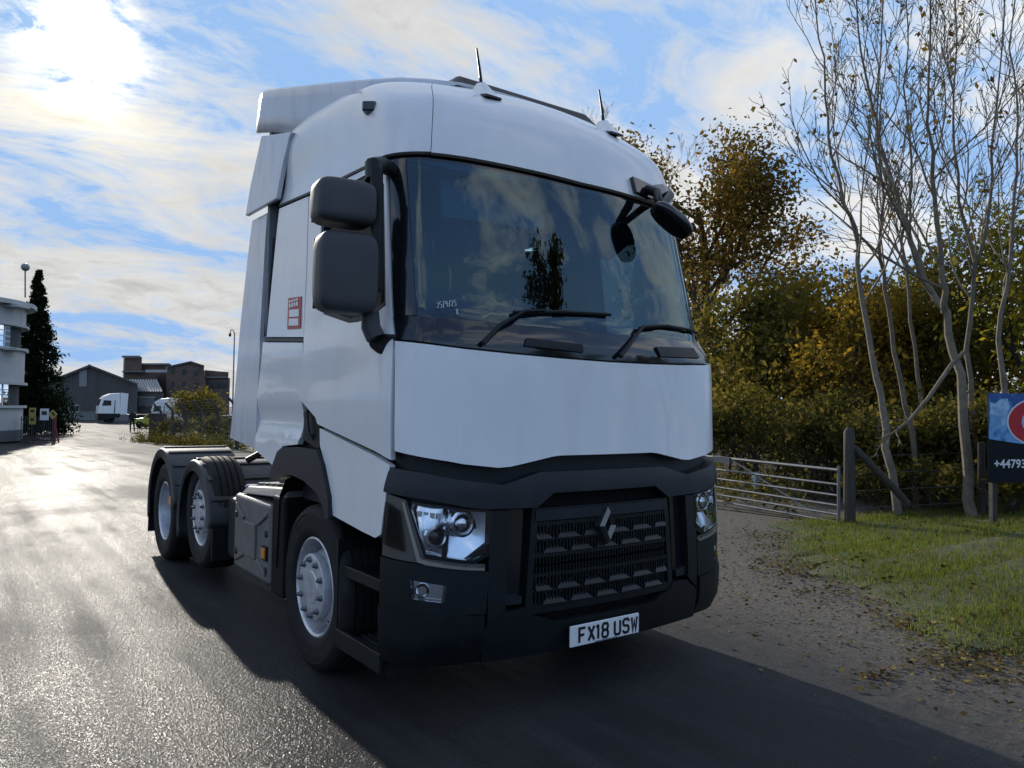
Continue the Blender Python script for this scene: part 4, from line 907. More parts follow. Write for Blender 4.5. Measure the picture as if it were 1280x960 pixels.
fe = Vector((13.5, .2, .2)); fs = gp+Vector((.1, -.05, 0))
wire_f = empty('wire_fence', fs, 'thin wire netting fence running right from the gate post', 'fence')
WIRE = pmat('wire', (.10, .10, .10), .5, metal=.6)
for z_ in (.25, .5, .75, 1.0): MB().tube([fs+Vector((0, 0, z_)), fe+Vector((0, 0, z_))], .004, 4).build('wire', WIRE, wire_f)
for k in range(3):
    q = fs.lerp(fe, (k+1)/3); MB().tube([q, q+Vector((0, 0, 1.15))], .05, 7).build('stake', WOOD, wire_f, smooth=True)
mkp = at(945, 602, 15.5)
MB().box(-.085, .085, -.05, .05, -.8, .17, Matrix.Translation(mkp)).box(-.10, .10, -.06, .06, .17, .19, Matrix.Translation(mkp)).build('marker_post', pmat('post_white', (.55, .56, .55), .6, dirt=((.2, .22, .18), .5, 6)), None, bevel=.01, label='white marker post standing behind the field gate', cat='post')
# ------------------------------------------------------------------ sign board at the right edge
SB0, SB1 = at(1229.5, 491, 10.6), at(1238, 603, 10.6)
sx = AX[0].copy(); sx.z = 0; sx.normalize(); SX = (sx+Vector((.10, .14, 0))).normalized()
pz1, pz0 = SB0.z, SB1.z; p0 = Vector((SB1.x-.04, SB1.y, 0))
sign = empty('sign_board', (p0.x, p0.y, .25), 'blue and black advertising board with red ring letter by the trees', 'sign')
Tm = Matrix.Translation((p0.x, p0.y, pz0)) @ Matrix.Rotation(math.atan2(SX.y, SX.x), 4, 'Z') @ Matrix.Rotation(.0, 4, 'X')
SH = pz1-pz0; SWd = 2.3
def smat(name, a, b, sc, lo=.45, hi=.55):
    m = bpy.data.materials.new(name); m.use_nodes = True; N, L, Mth, Ramp, Mix, Noise = nt_new(m.node_tree); b_ = N('BsdfPrincipled'); b_.inputs['Roughness'].default_value = .35
    L(Mix(Ramp(Noise(N('TexCoord').outputs['Object'], sc, 7, .62, .5), (lo, 0.0), (hi, 1.0)), a, b), b_.inputs['Base Color']); L(b_.outputs[0], N('OutputMaterial').inputs[0]); return m
def sbox(x0, x1, z0, z1, y0, y1, nm, mat, par=sign, bev=0): return MB().box(x0, x1, y0, y1, z0, z1, Tm).build(nm, mat, par, bevel=bev)
sbox(0, SWd, 0, SH, 0, .03, 'board', pmat('board_black', (.006, .008, .013), .5, spec=.2))
def disc(pts, y, d, nm, mat, par=sign): return MB().prism([Tm @ Vector((x, y, z)) for x, z in pts], (Tm.to_3x3() @ Vector((0, d, 0)))).build(nm, mat, par)
zc = SH*.47
arc = [(SWd*k/24, zc-.10*math.sin(math.pi*k/24)+.02) for k in range(25)]
disc(arc+[(SWd-.001, SH-.001), (.001, SH-.001)], -.003, .002, 'sky_print', smat('print_blue', (.02, .09, .30), (.16, .38, .68), 2.2))
disc([(.02, SH*.62), (.10, SH*.60), (.22, SH*.63), (.33, SH*.61), (.42, SH*.66), (.36, SH*.72), (.30, SH*.78), (.33, SH*.86), (.30, SH*.94), (.18, SH*.93), (.10, SH*.88), (.02, SH*.9)], -.0045, .001, 'cloud_print', smat('print_cloud', (.12, .32, .58), (.42, .60, .78), 6, .4, .6))
def ell(cx, cz, rx, rz, n=48, a0=0, a1=6.2832): return [(cx+rx*math.cos(a0+(a1-a0)*k/n), cz+rz*math.sin(a0+(a1-a0)*k/n)) for k in range(n)]
cxr, czr = .82, SH*.68
WH = pmat('print_white', (.70, .72, .74), .4); RD = pmat('print_red', (.48, .012, .025), .4)
disc(ell(cxr, czr, .535, .345), -.0065, .0015, 'ring_edge', WH); disc(ell(cxr, czr, .51, .325), -.009, .002, 'ring', RD)
disc(ell(cxr, czr, .30, .20), -.0115, .002, 'ring_centre', pmat('print_pale', (.38, .55, .72), .4)); disc(ell(cxr, czr, .275, .18), -.0135, .0015, 'ring_centre', smat('print_sky2', (.25, .45, .68), (.5, .65, .78), 5))
sbox(.63, .665, SH*.31, SH*.385, -.006, 0, 'print_stroke', WH); sbox(.665, .70, SH*.31, SH*.335, -.006, 0, 'print_stroke', WH)
fc = bpy.data.curves.new('phone_number', 'FONT'); fc.body = '+44793'; fc.size = .165; fc.extrude = .001; fc.offset = .0035; fc.space_character = 1.02
to = bpy.data.objects.new('tmp_text', fc); col.objects.link(to); dg = bpy.context.evaluated_depsgraph_get(); tme = bpy.data.meshes.new_from_object(to.evaluated_get(dg)); bpy.data.objects.remove(to)
tme.transform(Tm @ Matrix.Translation((.075, -.003, SH*.165)) @ Matrix.Rotation(math.pi/2, 4, 'X')); tme.materials.clear(); tme.materials.append(WH)
link(bpy.data.objects.new('phone_number', tme), sign)
for x_ in (.12, SWd-.12): MB().box(x_-.04, x_+.04, .031, .10, -pz0-.1, SH*.9, Tm).build('sign_leg', WOOD, sign)
# ------------------------------------------------------------------ bare trees on the verge
def bare_tree(label, traces, d, seed, r0, cut=.33, nk=15, leaves=160, name='bare_tree'):
    rng = np.random.default_rng(seed); first = traces[0]
    b0 = at(*first[0], d); base = Vector((b0.x, b0.y, max(0, b0.z)-.05))
    root = empty(name, base, label, 'tree', 'bare trees along the verge'); mb = MB(); tips = []
    for ti, tr in enumerate(traces):
        pts = [at(x, y, d+.16*i*(1 if (seed+ti) % 2 else -1)) for i, (x, y) in enumerate(tr)]
        if ti == 0: pts[0] = base
        # finer polyline
        fine = []
        for i in range(len(pts)-1):
            for k in range(3): fine.append(pts[i].lerp(pts[i+1], k/3)+Vector(rng.normal(size=3))*.018)
        fine.append(pts[-1]); n = len(fine)-1
        ra = r0*(.86 if ti == 0 else .55); rs = [max(.012, ra*(1-.90*(i/n)**.8)) for i in range(n+1)]
        mb.tube(fine, rs, 9, cap=False)
        Lh = sum((fine[i+1]-fine[i]).length for i in range(n))
        branch_off(mb, rng, fine, rs, min(Lh, 6.0)*.85, 0, 3, tips, kids=(nk if ti == 0 else nk-2, 6, 4), wander=.14, up=.13, spread=(.35, .85), lfac=.42, start=cut if ti == 0 else .12, sides=(7, 5, 4, 3), segs=(7, 6, 4, 3), rmin=.0045)
    mb.build('trunk', BARK, root, smooth=True)
    T = np.array(tips); P = T[rng.integers(0, len(T), leaves)]+rng.normal(size=(leaves, 3))*.05
    v, f = quads(P, .085, rng, .6); np_mesh('last_leaves', v, f, SPARSE, root); return root
bare_tree('leftmost pale bare tree on the verge, leaning left at top', [[(1125, 655), (1110, 560), (1102, 490), (1088, 440), (1075, 351), (1068, 287), (1050, 244), (1036, 172), (1032, 100), (1018, 20), (1012, -60)]], 11.7, 11, .08)
bare_tree('slim bare tree just right of the leftmost verge tree', [[(1147, 638), (1140, 540), (1118, 440), (1107, 359), (1098, 308), (1104, 244), (1097, 154), (1100, 60), (1108, -40)]], 13.2, 12, .064)
bare_tree('forked bare tree beside the advertising board', [[(1213, 655), (1208, 560), (1200, 470), (1181, 391), (1154, 351), (1133, 280), (1115, 229), (1097, 172), (1086, 118), (1072, 40), (1066, -50)], [(1181, 391), (1179, 351), (1168, 272), (1165, 190), (1160, 136), (1165, 20), (1160, -60)]], 11.4, 13, .098)
bare_tree('bare tree with twin stems rising behind the advertising board', [[(1232, 640), (1222, 540), (1208, 440), (1220, 330), (1235, 280), (1240, 190), (1250, 100), (1256, -20)], [(1220, 330), (1198, 250), (1190, 150), (1196, 50), (1188, -50)]], 13.0, 14, .07)
bare_tree('rightmost bare tree at the picture edge', [[(1268, 640), (1260, 520), (1247, 424), (1262, 330), (1268, 244), (1272, 150), (1262, 60), (1275, -50)]], 12.4, 15, .07, nk=17)
bare_tree('thin bare tree between the two forked trees', [[(1160, 640), (1152, 500), (1140, 400), (1128, 300), (1140, 200), (1130, 110), (1136, 30), (1130, -50)]], 15.0, 16, .06)
bare_tree('distant bare tree showing twigs above the lorry roof', [[(742, 470), (742, 330), (738, 240), (736, 190), (742, 165)], [(740, 240), (722, 195), (716, 172)]], 34, 17, .09, cut=.5, nk=9, leaves=20)
bare_tree('distant bare tree between lorry roof and brown tree', [[(835, 480), (832, 360), (828, 270), (838, 225), (850, 205)], [(832, 330), (815, 260), (808, 225)]], 34, 18, .09, cut=.45, nk=10, leaves=20)
# fallen branch hanging across the trunks
br = MB(); rng = np.random.default_rng(9); tps = []
pb = [at(1205, 440, 11.0), at(1190, 455, 11.0), at(1160, 498, 11.0), at(1137, 525, 11.0), at(1118, 540, 11.0), at(1102, 548, 11.0)]
br.tube(pb, [.03, .032, .028, .024, .018, .008], 6, cap=False)
branch_off(br, rng, pb, [.03, .03, .026, .02, .015, .01], 1.1, 1, 3, tps, kids=(6, 7, 4), start=.55, lfac=.4, up=-.02, rmin=.004)
br.build('broken_branch', BARK, None, smooth=True, label='pale broken branch hanging slanted across the bare trunks', cat='branch')
# ------------------------------------------------------------------ leafy trees
q = G(880, 600, 24); leafy_tree('autumn_tree', q, 12.0, 'large tree with brown-green autumn leaves rising beside the lorry', 'tree', OAK, 21, 25000, .145, .52, trunk_r=.24, clump=.36, kids=(9, 5, 4), start=.28)
q = G(1048, 600, 27); leafy_tree('evergreen_tree', q, 6.4, 'dark evergreen tree behind the bare trunks', 'tree', DARK, 22, 7000, .20, .42, clump=.35, start=.12)
GRP = 'trees and bushes of the wood behind the gate'
wood = [('autumn_tree', 925, 20, 5.2, OLIVE, 'olive-green tree directly behind the field gate'), ('autumn_tree', 985, 21, 5.4, OCHRE, 'ochre tree behind the gate, left of the gate post'), ('autumn_tree', 1040, 18, 4.7, OCHRE, 'golden tree behind the wooden gate post'), ('autumn_tree', 1100, 19, 5.2, OCHRE, 'ochre-leaved tree behind the leftmost bare trunk'), ('autumn_tree', 1165, 17, 4.9, OLIVE, 'olive tree between the bare trunks'), ('autumn_tree', 1225, 18, 5.8, OCHRE, 'yellow-brown tree above the advertising board'), ('autumn_tree', 1292, 15, 6.4, YELLOW, 'yellow-green leafy tree at the right picture edge'), ('autumn_tree', 1185, 26, 7.0, OLIVE, 'tall olive tree far behind the bare trunks'), ('autumn_tree', 1110, 28, 6.8, OCHRE, 'far golden tree beside the dark evergreen'), ('autumn_tree', 868, 27, 6.6, OLIVE, 'olive tree mostly hidden behind the lorry edge')]
for k, (nm, px, d, h, mt, lb) in enumerate(wood):
    leafy_tree(nm, G(px, 600, d), h, lb, 'tree', mt, 40+k, 8500, .12 if d < 20 else .15, .55, group=GRP, clump=.28, start=.12, kids=(9, 5, 4))
bush = [(905, 17, 2.6, 2.2, HEDGE, 'dark green bush behind the gate by the lorry'), (955, 16.5, 2.6, 2.4, OLIVE, 'olive bush behind the middle of the gate'), (1005, 16, 2.6, 2.3, HEDGE, 'dark bush behind the gate near its post'), (1060, 14.5, 2.4, 1.9, HEDGE, 'dark bush right behind the gate post'), (1105, 14.2, 2.2, 1.7, OLIVE, 'low olive bush behind the leftmost bare trunk'), (1170, 13.8, 2.4, 1.9, HEDGE, 'leafy bush between the bare trunks'), (1225, 13.8, 2.4, 2.0, OLIVE, 'bush behind the left end of the advertising board'), (1285, 13.2, 2.6, 1.9, HEDGE, 'bush below the advertising board at the picture edge'), (1180, 12.2, 1.3, .8, HEDGE, 'low bramble at the foot of the forked tree'), (1250, 11.8, 1.5, .7, OLIVE, 'low weeds under the advertising board'), (1095, 12.8, 1.3, .7, HEDGE, 'low bramble beside the slanting brace')]
for k, (px, d, w, h, mt, lb) in enumerate(bush):
    b_ = G(px, 600, d); shrub('bush', (b_.x, b_.y, .15 if d < 14.5 else 0), w, h, lb, mt, 70+k, 4200 if d > 13 else 1500, .10 if d > 13 else .075, group=GRP)
# far wood closing the view behind
rng = np.random.default_rng(99); P = []
for k in range(260):
    a = rng.random(); px = 820+700*a; d = 30+9*rng.random(); q = G(px, 600, d); hh = (3.2+.9*math.sin(a*9)+.8*rng.random())
    n = 110; P.append(np.array([q.x, q.y, 0])+rng.normal(size=(n, 3))*np.array([.7, .7, .5])+np.array([0, 0, 1])*hh*rng.random())
P = np.concatenate(P); P = P[P[:, 2] > 0]; v, f = quads(P, .24, rng); np_mesh('far_wood', v, f, OLIVE, None, label='far dense belt of woodland behind the trees', cat='wood', kind='stuff')
P = []
rng = np.random.default_rng(123)
for k in range(420):
    x = 7.3+7*rng.random(); y = .6+11*rng.random()
    if (y < 4.0 and x < 8.6+.4*rng.random()) or y < 3.6-.35*(x-7.5): continue
    n = 34; P.append(np.array([x, y, .02])+np.abs(rng.normal(size=(n, 3)))*np.array([.25, .25, .12+.16*rng.random()])*np.array([1, 1, 1]))
v, f = quads(np.concatenate(P), .10, rng, .35); np_mesh('undergrowth', v, f, HEDGE, None, label='low weeds and undergrowth behind the field gate', cat='weeds', kind='stuff')
# trees behind the photographer and to the left, seen as reflections
leafy_tree('poplar_tree', Vector((9.9, -14.6, 0)), 19.2, 'slim tree mirrored in the windscreen', 'tree', HEDGE, 61, 14000, .28, .24, clump=.35, start=.1, kids=(18, 4, 3))
leafy_tree('autumn_tree', Vector((17, -9, 0)), 9, 'tree mirrored in the nearside of the windscreen', 'tree', OLIVE, 62, 6000, .24, .5, group=None, clump=.4)
# ================================================================== the yard on the left
RENDER = pmat('white_render', (.46, .465, .455), .75, var=.06, vscale=1.5, dirt=((.34, .34, .33), .35, .8))
PLINTH = pmat('plinth_grey', (.10, .105, .11), .8)
FRAME = pmat('window_frame', (.62, .64, .64), .5)
PANE = glass_mat('pane_glass', (.30, .35, .40), 1.5, boost=.08)
ROOM = pmat('room_dark', (.05, .055, .06), .9)
c0 = at(-88, 549, 40.0); gz0 = gz(c0.y); Rb = 4.1; C0 = Vector((c0.x, c0.y, 0))
office = empty('office_building', (C0.x, C0.y, gz0), 'white rounded-corner office building with banded windows at left edge', 'building')
def zpix(py): return at(20, py, 37.0).z
Z = {k: zpix(v) for k, v in dict(base=551, plinth=541, l1b=509, l1t=477, l2b=430, l2t=397, top=371, roof=365).items()}
def ringwall(z0, z1, r, nm, mat, par=office, a0=-math.pi, a1=.9, back=12, **kw):
    """rounded end plus straight wings running back"""
    m = MB(); n = 48; fwd = Vector((AX[2].x, AX[2].y, 0)).normalized(); rt = Vector((fwd.y, -fwd.x, 0))
    wd_ = Vector((-.22, .975, 0)); path = [C0+rt*(-r)+wd_*back]+[C0+rt*(r*math.cos(a))+fwd*(r*math.sin(a)) for a in [math.pi+math.pi*k/n for k in range(n+1)]]+[C0+rt*(r*math.cos(k))+fwd*(r*math.sin(k)) for k in (.3, .6, .8)]+[C0+rt*(r*.7)+fwd*(r*.72)+wd_*back]
    m.prism([Vector((q.x, q.y, z0)) for q in path], (0, 0, z1-z0)); return m.build(nm, mat, par, **kw)
ringwall(Z['base']-.2, Z['plinth'], Rb+.03, 'plinth', PLINTH); ringwall(Z['plinth'], Z['l1b'], Rb, 'wall', RENDER); ringwall(Z['l1t'], Z['l2b'], Rb, 'wall', RENDER); ringwall(Z['l2t'], Z['top'], Rb, 'wall', RENDER)
for a, b in (('l1b', 'l1t'), ('l2b', 'l2t')): ringwall(Z[a], Z[b], Rb-.22, 'room_core', ROOM)
for k in ('l1b', 'l1t', 'l2b', 'l2t'): ringwall(Z[k]-.07, Z[k]+.07, Rb+.17, 'ledge', RENDER)
ringwall(Z['top'], Z['roof'], Rb+.5, 'roof', RENDER)
fwd = Vector((AX[2].x, AX[2].y, 0)).normalized(); rt = Vector((fwd.y, -fwd.x, 0))
def cyl_pt(a, r, z): q = C0+rt*(r*math.cos(a))+fwd*(r*math.sin(a)); return Vector((q.x, q.y, z))
for a, b in (('l1b', 'l1t'), ('l2b', 'l2t')):
    z0, z1 = Z[a]+.07, Z[b]-.07; NW = 20
    for k in range(NW):
        a0 = math.pi*1.32+ (math.pi*.68)*k/NW; a1 = math.pi*1.32+(math.pi*.68)*(k+1)/NW; am = (a0+a1)/2
        w = MB().prism([cyl_pt(a0-.004, Rb-.03, z0), cyl_pt(a0+.012, Rb-.03, z0), cyl_pt(a0+.012, Rb-.09, z0), cyl_pt(a0-.004, Rb-.09, z0)], (0, 0, z1-z0)).build('mullion', FRAME, office)
        for j in range(1, 4):
            zz_ = z0+(z1-z0)*j/4; MB().prism([cyl_pt(a0, Rb-.04, zz_-.02), cyl_pt(a1, Rb-.04, zz_-.02), cyl_pt(a1, Rb-.08, zz_-.02), cyl_pt(a0, Rb-.08, zz_-.02)], (0, 0, .04)).build('glazing_bar', FRAME, w)
        MB().add([cyl_pt(a0, Rb-.06, z0), cyl_pt(a1, Rb-.06, z0), cyl_pt(a1, Rb-.06, z1), cyl_pt(a0, Rb-.06, z1)], [(0, 1, 2, 3)]).build('pane', PANE, w)
# canopies at the corner
for py in (433, 375):
    z_ = zpix(py); MB().box(-.3, .75, -.5, .5, 0, .12, Matrix.Translation(cyl_pt(-.05, Rb, z_)) @ Matrix.Rotation(math.atan2(rt.y, rt.x), 4, 'Z')).build('canopy', RENDER, office)
# globe lamp on the roof
lb = at(31.5, 372, 38.5); lt = at(31.5, 337, 38.5)
gl_ = empty('globe_lamp', lb, 'small globe lamp on a thin pole above the office roof', 'lamp')
MB().tube([lb, lt], .035, 8).build('pole', GALV, gl_); blob(MB(), lt+Vector((0, 0, .12)), .2, .2, .2, None, 2).build('globe', pmat('globe_grey', (.22, .22, .22), .4), gl_, smooth=True)
# conifer
cb = G(42, 525, 52); rng = np.random.default_rng(31)
con = empty('conifer_tree', cb, 'tall dark conifer behind the rounded office building', 'tree')
ch = 11.3; mb = MB(); mb.tube([cb, cb+Vector((0, 0, ch*.97))], [.22, .02], 8); P = []
for k in range(300):
    f = (k+.5)/300; z_ = .5+(ch-.5)*f; a = rng.random()*6.283; Lb = (2.55*(1-f)**1.05+.08)*(.75+.5*rng.random())
    tip = cb+Vector((math.cos(a)*Lb, math.sin(a)*Lb, z_-.25*Lb)); st = cb+Vector((0, 0, z_)); mb.tube([st, tip], [.03*(1-f)+.008, .005], 3, cap=False)
    n = int(40+110*(1-f)); t = rng.random(n)**.6; P.append(np.array(st)+(np.array(tip)-np.array(st))*t[:, None]+rng.normal(size=(n, 3))*np.array([.2, .2, .16])*(.25+.45*Lb))
mb.build('trunk', BARKD, con); v, f = quads(np.concatenate(P), .24, rng, .4); np_mesh('crown', v, f, DARK, con)
# railings with signs
RAIL = pmat('railing_dark', (.03, .03, .032), .6); RUST = pmat('rust_red', (.16, .035, .028), .7, var=.3)
ra, rb_ = G(26, 547, 41), G(68, 547, 41); rdir = (rb_-ra)
rail = empty('railing', ra, 'dark vertical-bar railing beside the office building', 'railing')
for k in range(17):
    q = ra+rdir*(k/16); MB().box(-.02, .02, -.02, .02, 0, 1.42, Matrix.Translation((q.x, q.y, gz(q.y)))).build('bar', RAIL, rail)
for z_ in (.15, 1.25): MB().tube([ra+Vector((0, 0, z_)), rb_+Vector((0, 0, z_))], .03, 6).build('rail', RAIL, rail)
q = rb_; MB().tube([q, q+Vector((0, 0, 1.6))], .07, 8).tube([q+Vector((.02, 0, .9)), q+rt*.25+Vector((0, 0, .02))], .04, 6).build('gate_stanchion', RUST, None, label='rusty red stanchion at the end of the railing', cat='post')
YEL = pmat('sign_yellow', (.38, .30, .06), .5); WHS = pmat('sign_white', (.66, .67, .68), .5)
def csign(px, py, w, h, d, mats, label, name='notice_sign', diamond=False):
    c = at(px, py, d); T = Matrix.Translation(c) @ Matrix.Rotation(math.atan2(rt.y, rt.x), 4, 'Z') @ Matrix.Rotation(math.pi/4 if diamond else 0, 4, 'Y')
    r = empty(name, (c.x, c.y, gz(c.y)), label, 'sign'); MB().box(-w/2, w/2, -.01, .01, -h/2, h/2, T).build('plate', mats[0], r)
    MB().box(-w*.3, w*.3, -.016, -.012, -h*.05, h*.28, T).build('symbol', mats[1], r); MB().box(-.02, .02, .012, .05, -(c.z-gz(c.y)), h*.3, Matrix.Translation(c)).build('stake', RAIL, r); return r
csign(40.5, 515, .36, .45, 40.5, (YEL, RAIL), 'upper yellow warning notice on the railing'); csign(40.5, 525.5, .36, .42, 40.5, (YEL, RAIL), 'lower yellow warning notice on the railing')
csign(55.5, 518, .46, .62, 40.5, (WHS, RAIL), 'white notice in the middle of the railing'); csign(66, 518, .36, .36, 40.0, (YEL, RAIL), 'yellow diamond warning sign at the railing end', diamond=True)
# corrugated shed
fwd = Vector((.13, .99, 0)).normalized()
CLAD = pmat('grey_cladding', (.085, .080, .073), .7, var=.25, vscale=.6, stretch=(1, 1, .15), dirt=((.12, .115, .11), .4, .5))
CONC = pmat('concrete', (.17, .17, .165), .85, var=.2, vscale=1)
ROOF = pmat('roof_sheet', (.06, .062, .066), .6, var=.2)
D = 100.0
shed = empty('shed', G(113, 525, D), 'long grey corrugated shed with a low gable at the yard end', 'shed')
apex = at(113, 458, D); el = at(30, 492, D); er = at(172, 482, D); base_z = gz(80)
def corr(a, b, zt, zb, n, nm, mat, par, amp=.08):
    """corrugated wall between a and b; zt(f), zb give heights"""
    m = MB(); d = (b-a); d.z = 0; nn = Vector((d.y, -d.x, 0)).normalized()
    for k in range(n+1):
        f = k/n; q = a+d*f+nn*(amp if k % 2 else 0); m.v += [(q.x, q.y, zb), (q.x, q.y, zt(f))]
    for k in range(n): m.f.append((2*k, 2*k+2, 2*k+3, 2*k+1)); m.m.append(0)
    return m.build(nm, mat, par)
fa = (113-30)/(172-30)
zt = lambda f: el.z+(apex.z-el.z)*f/fa if f < fa else apex.z+(er.z-apex.z)*(f-fa)/(1-fa)
corr(el, er, zt, base_z+1.2, 110, 'cladding', CLAD, shed)
MB().prism([Vector((el.x, el.y, base_z-.3)), Vector((er.x, er.y, base_z-.3)), Vector((er.x, er.y, base_z+1.2)), Vector((el.x, el.y, base_z+1.2))], tuple(fwd*.3)).build('base_wall', CONC, shed)
for a, b in ((el, apex), (apex, er)):
    e = (b-a).normalized()*.5
    MB().prism([a-rt*.3-fwd*.5+Vector((0, 0, .0)), b-fwd*.5, b-fwd*.5+Vector((0, 0, .28)), a-rt*.3-fwd*.5+Vector((0, 0, .28))], tuple(fwd*30)).build('roof', ROOF, shed)
def facade_box(x0, x1, y0, y1, d, nm, mat, par, deep=.15, out=.12):
    a, b, c, e = at(x0, y1, d-out), at(x1, y1, d-out), at(x1, y0, d-out), at(x0, y0, d-out)
    return MB().prism([a, b, c, e], tuple(fwd*deep)).build(nm, mat, par)
facade_box(99, 108.5, 462, 483, D, 'louvre', pmat('louvre_grey', (.22, .23, .23), .6), shed)
w_ = facade_box(85, 99, 506, 515, D, 'window', FRAME, shed)
for k in range(3): facade_box(86+4.4*k, 89.5+4.4*k, 507, 514, D, 'pane', PANE, w_, .05, .18)
facade_box(66, 78, 503, 524, D, 'shed_door', pmat('door_grey', (.05, .052, .055), .6), shed)
# brick works
BRICK = bpy.data.materials.new('brick'); BRICK.use_nodes = True
N, L, Mth, Ramp, Mix, Noise = nt_new(BRICK.node_tree); b_ = N('BsdfPrincipled'); b_.inputs['Roughness'].default_value = .9
tb = N('TexBrick'); tb.inputs['Scale'].default_value = 1.6; tb.inputs['Color1'].default_value = (.14, .085, .065, 1); tb.inputs['Color2'].default_value = (.10, .066, .052, 1); tb.inputs['Mortar'].default_value = (.13, .115, .10, 1)
mpn = N('Mapping'); mpn.inputs['Rotation'].default_value = (math.pi/2, 0, .631); L(N('TexCoord').outputs['Object'], mpn.inputs[0]); L(mpn.outputs[0], tb.inputs[0])
L(Mix(.5, tb.outputs[0], Ramp(Noise(N('TexCoord').outputs['Object'], .35, 5, .6), (.3, .45), (.7, 1.4)), 'MULTIPLY'), b_.inputs['Base Color']); L(b_.outputs[0], N('OutputMaterial').inputs[0])
PALER = pmat('pale_roof', (.42, .42, .41), .5, var=.15)
D2 = 112.0
works = empty('brick_works', G(220, 525, D2), 'old brown brick works with a square tower behind the yard', 'building')
def block(x0, x1, ytop, d, deep, nm, mat=BRICK, ytop2=None, par=works):
    a, b = at(x0, 530, d), at(x1, 530, d); zt0 = at(x0, ytop, d).z; zt1 = at(x1, ytop2 if ytop2 else ytop, d).z; z_ = gz(90)-.3
    return MB().prism([Vector((a.x, a.y, z_)), Vector((b.x, b.y, z_)), Vector((b.x, b.y, zt1)), Vector((a.x, a.y, zt0))], tuple(fwd*deep)).build(nm, mat, par)
tw = block(153, 175, 446, D2, 5, 'tower'); facade_box(152.4, 175.6, 444.5, 447, D2, 'parapet', CONC, tw, .4, .2)
block(175.2, 212, 455, D2+1, 10, 'main_hall'); facade_box(175.4, 212, 454, 456.2, D2+1, 'coping', CONC, works, .4, .2)
block(153, 195, 464.5, D2-2, 2, 'front_hall')
facade_box(153, 182, 463.6, 465.2, D2-2.2, 'roof_edge', CONC, works, 1.5, .2); facade_box(182, 209, 462.2, 465.5, D2-2.5, 'skylight', PALER, works, .4, .2)
# gabled block
a, b, c = at(209, 460, D2-3), at(238, 453.5, D2-3), at(255, 459, D2-3); g0, g1 = at(209, 530, D2-3), at(255, 530, D2-3)
gb_ = MB().prism([Vector((g0.x, g0.y, gz(90)-.3)), Vector((g1.x, g1.y, gz(90)-.3)), c, b, a], tuple(fwd*9)).build('gable_block', BRICK, works)
for (x0, x1, y0, y1) in ((213, 217, 460, 466), (227, 232, 461, 467), (243, 246.5, 462, 468), (214, 217, 476, 482), (228, 231, 476, 482), (243, 246, 478, 484)):
    f_ = facade_box(x0-.4, x1+.4, y0-.4, y1+.4, D2-3, 'window', CONC, works, .1, .08); facade_box(x0, x1, y0, y1, D2-3, 'pane', ROOM, f_, .05, .14)
for p0_, p1_ in ((a, b), (b, c)): MB().prism([p0_-fwd*.3, p1_-fwd*.3, p1_-fwd*.3+Vector((0, 0, .25)), p0_-fwd*.3+Vector((0, 0, .25))], tuple(fwd*10)).build('roof', ROOF, works)
block(255, 284, 462.5, D2-1, 8, 'end_block', BRICK, 465); facade_box(254, 285.5, 470.5, 472.5, D2-1, 'canopy', CONC, works, 1.2, 1.2); block(255.2, 286, 472.5, D2-2, 3, 'end_lower')
for k in range(3): facade_box(258+9*k, 264+9*k, 478, 484, D2-2, 'window', ROOM, works, .1, .1)
# lean-to with ribbed pale roof
la_, lb_, lc, ld = at(158, 475, D2-4), at(197, 475, D2-4), at(204, 490, D2-10), at(166, 490, D2-10)
m = MB(); n = 24
for k in range(n+1):
    p_, q_ = la_.lerp(lb_, k/n), ld.lerp(lc, k/n); o_ = Vector((0, 0, .16 if k % 2 else 0)); m.v += [tuple(p_+o_), tuple(q_+o_)]
for k in range(n): m.f.append((2*k, 2*k+1, 2*k+3, 2*k+2)); m.m.append(k % 2)
m.build('lean_to_roof', [PALER, ROOF], works); 
block(166, 204, 490.5, D2-9.8, 3, 'lean_to_wall', CLAD); sd_ = facade_box(173, 193, 497, 508, D2-9.8, 'loading_door', pmat('door_blue_grey', (.17, .18, .19), .5), works); facade_box(172, 194, 495.8, 497, D2-9.8, 'door_lintel', PALER, works, .2, .2)
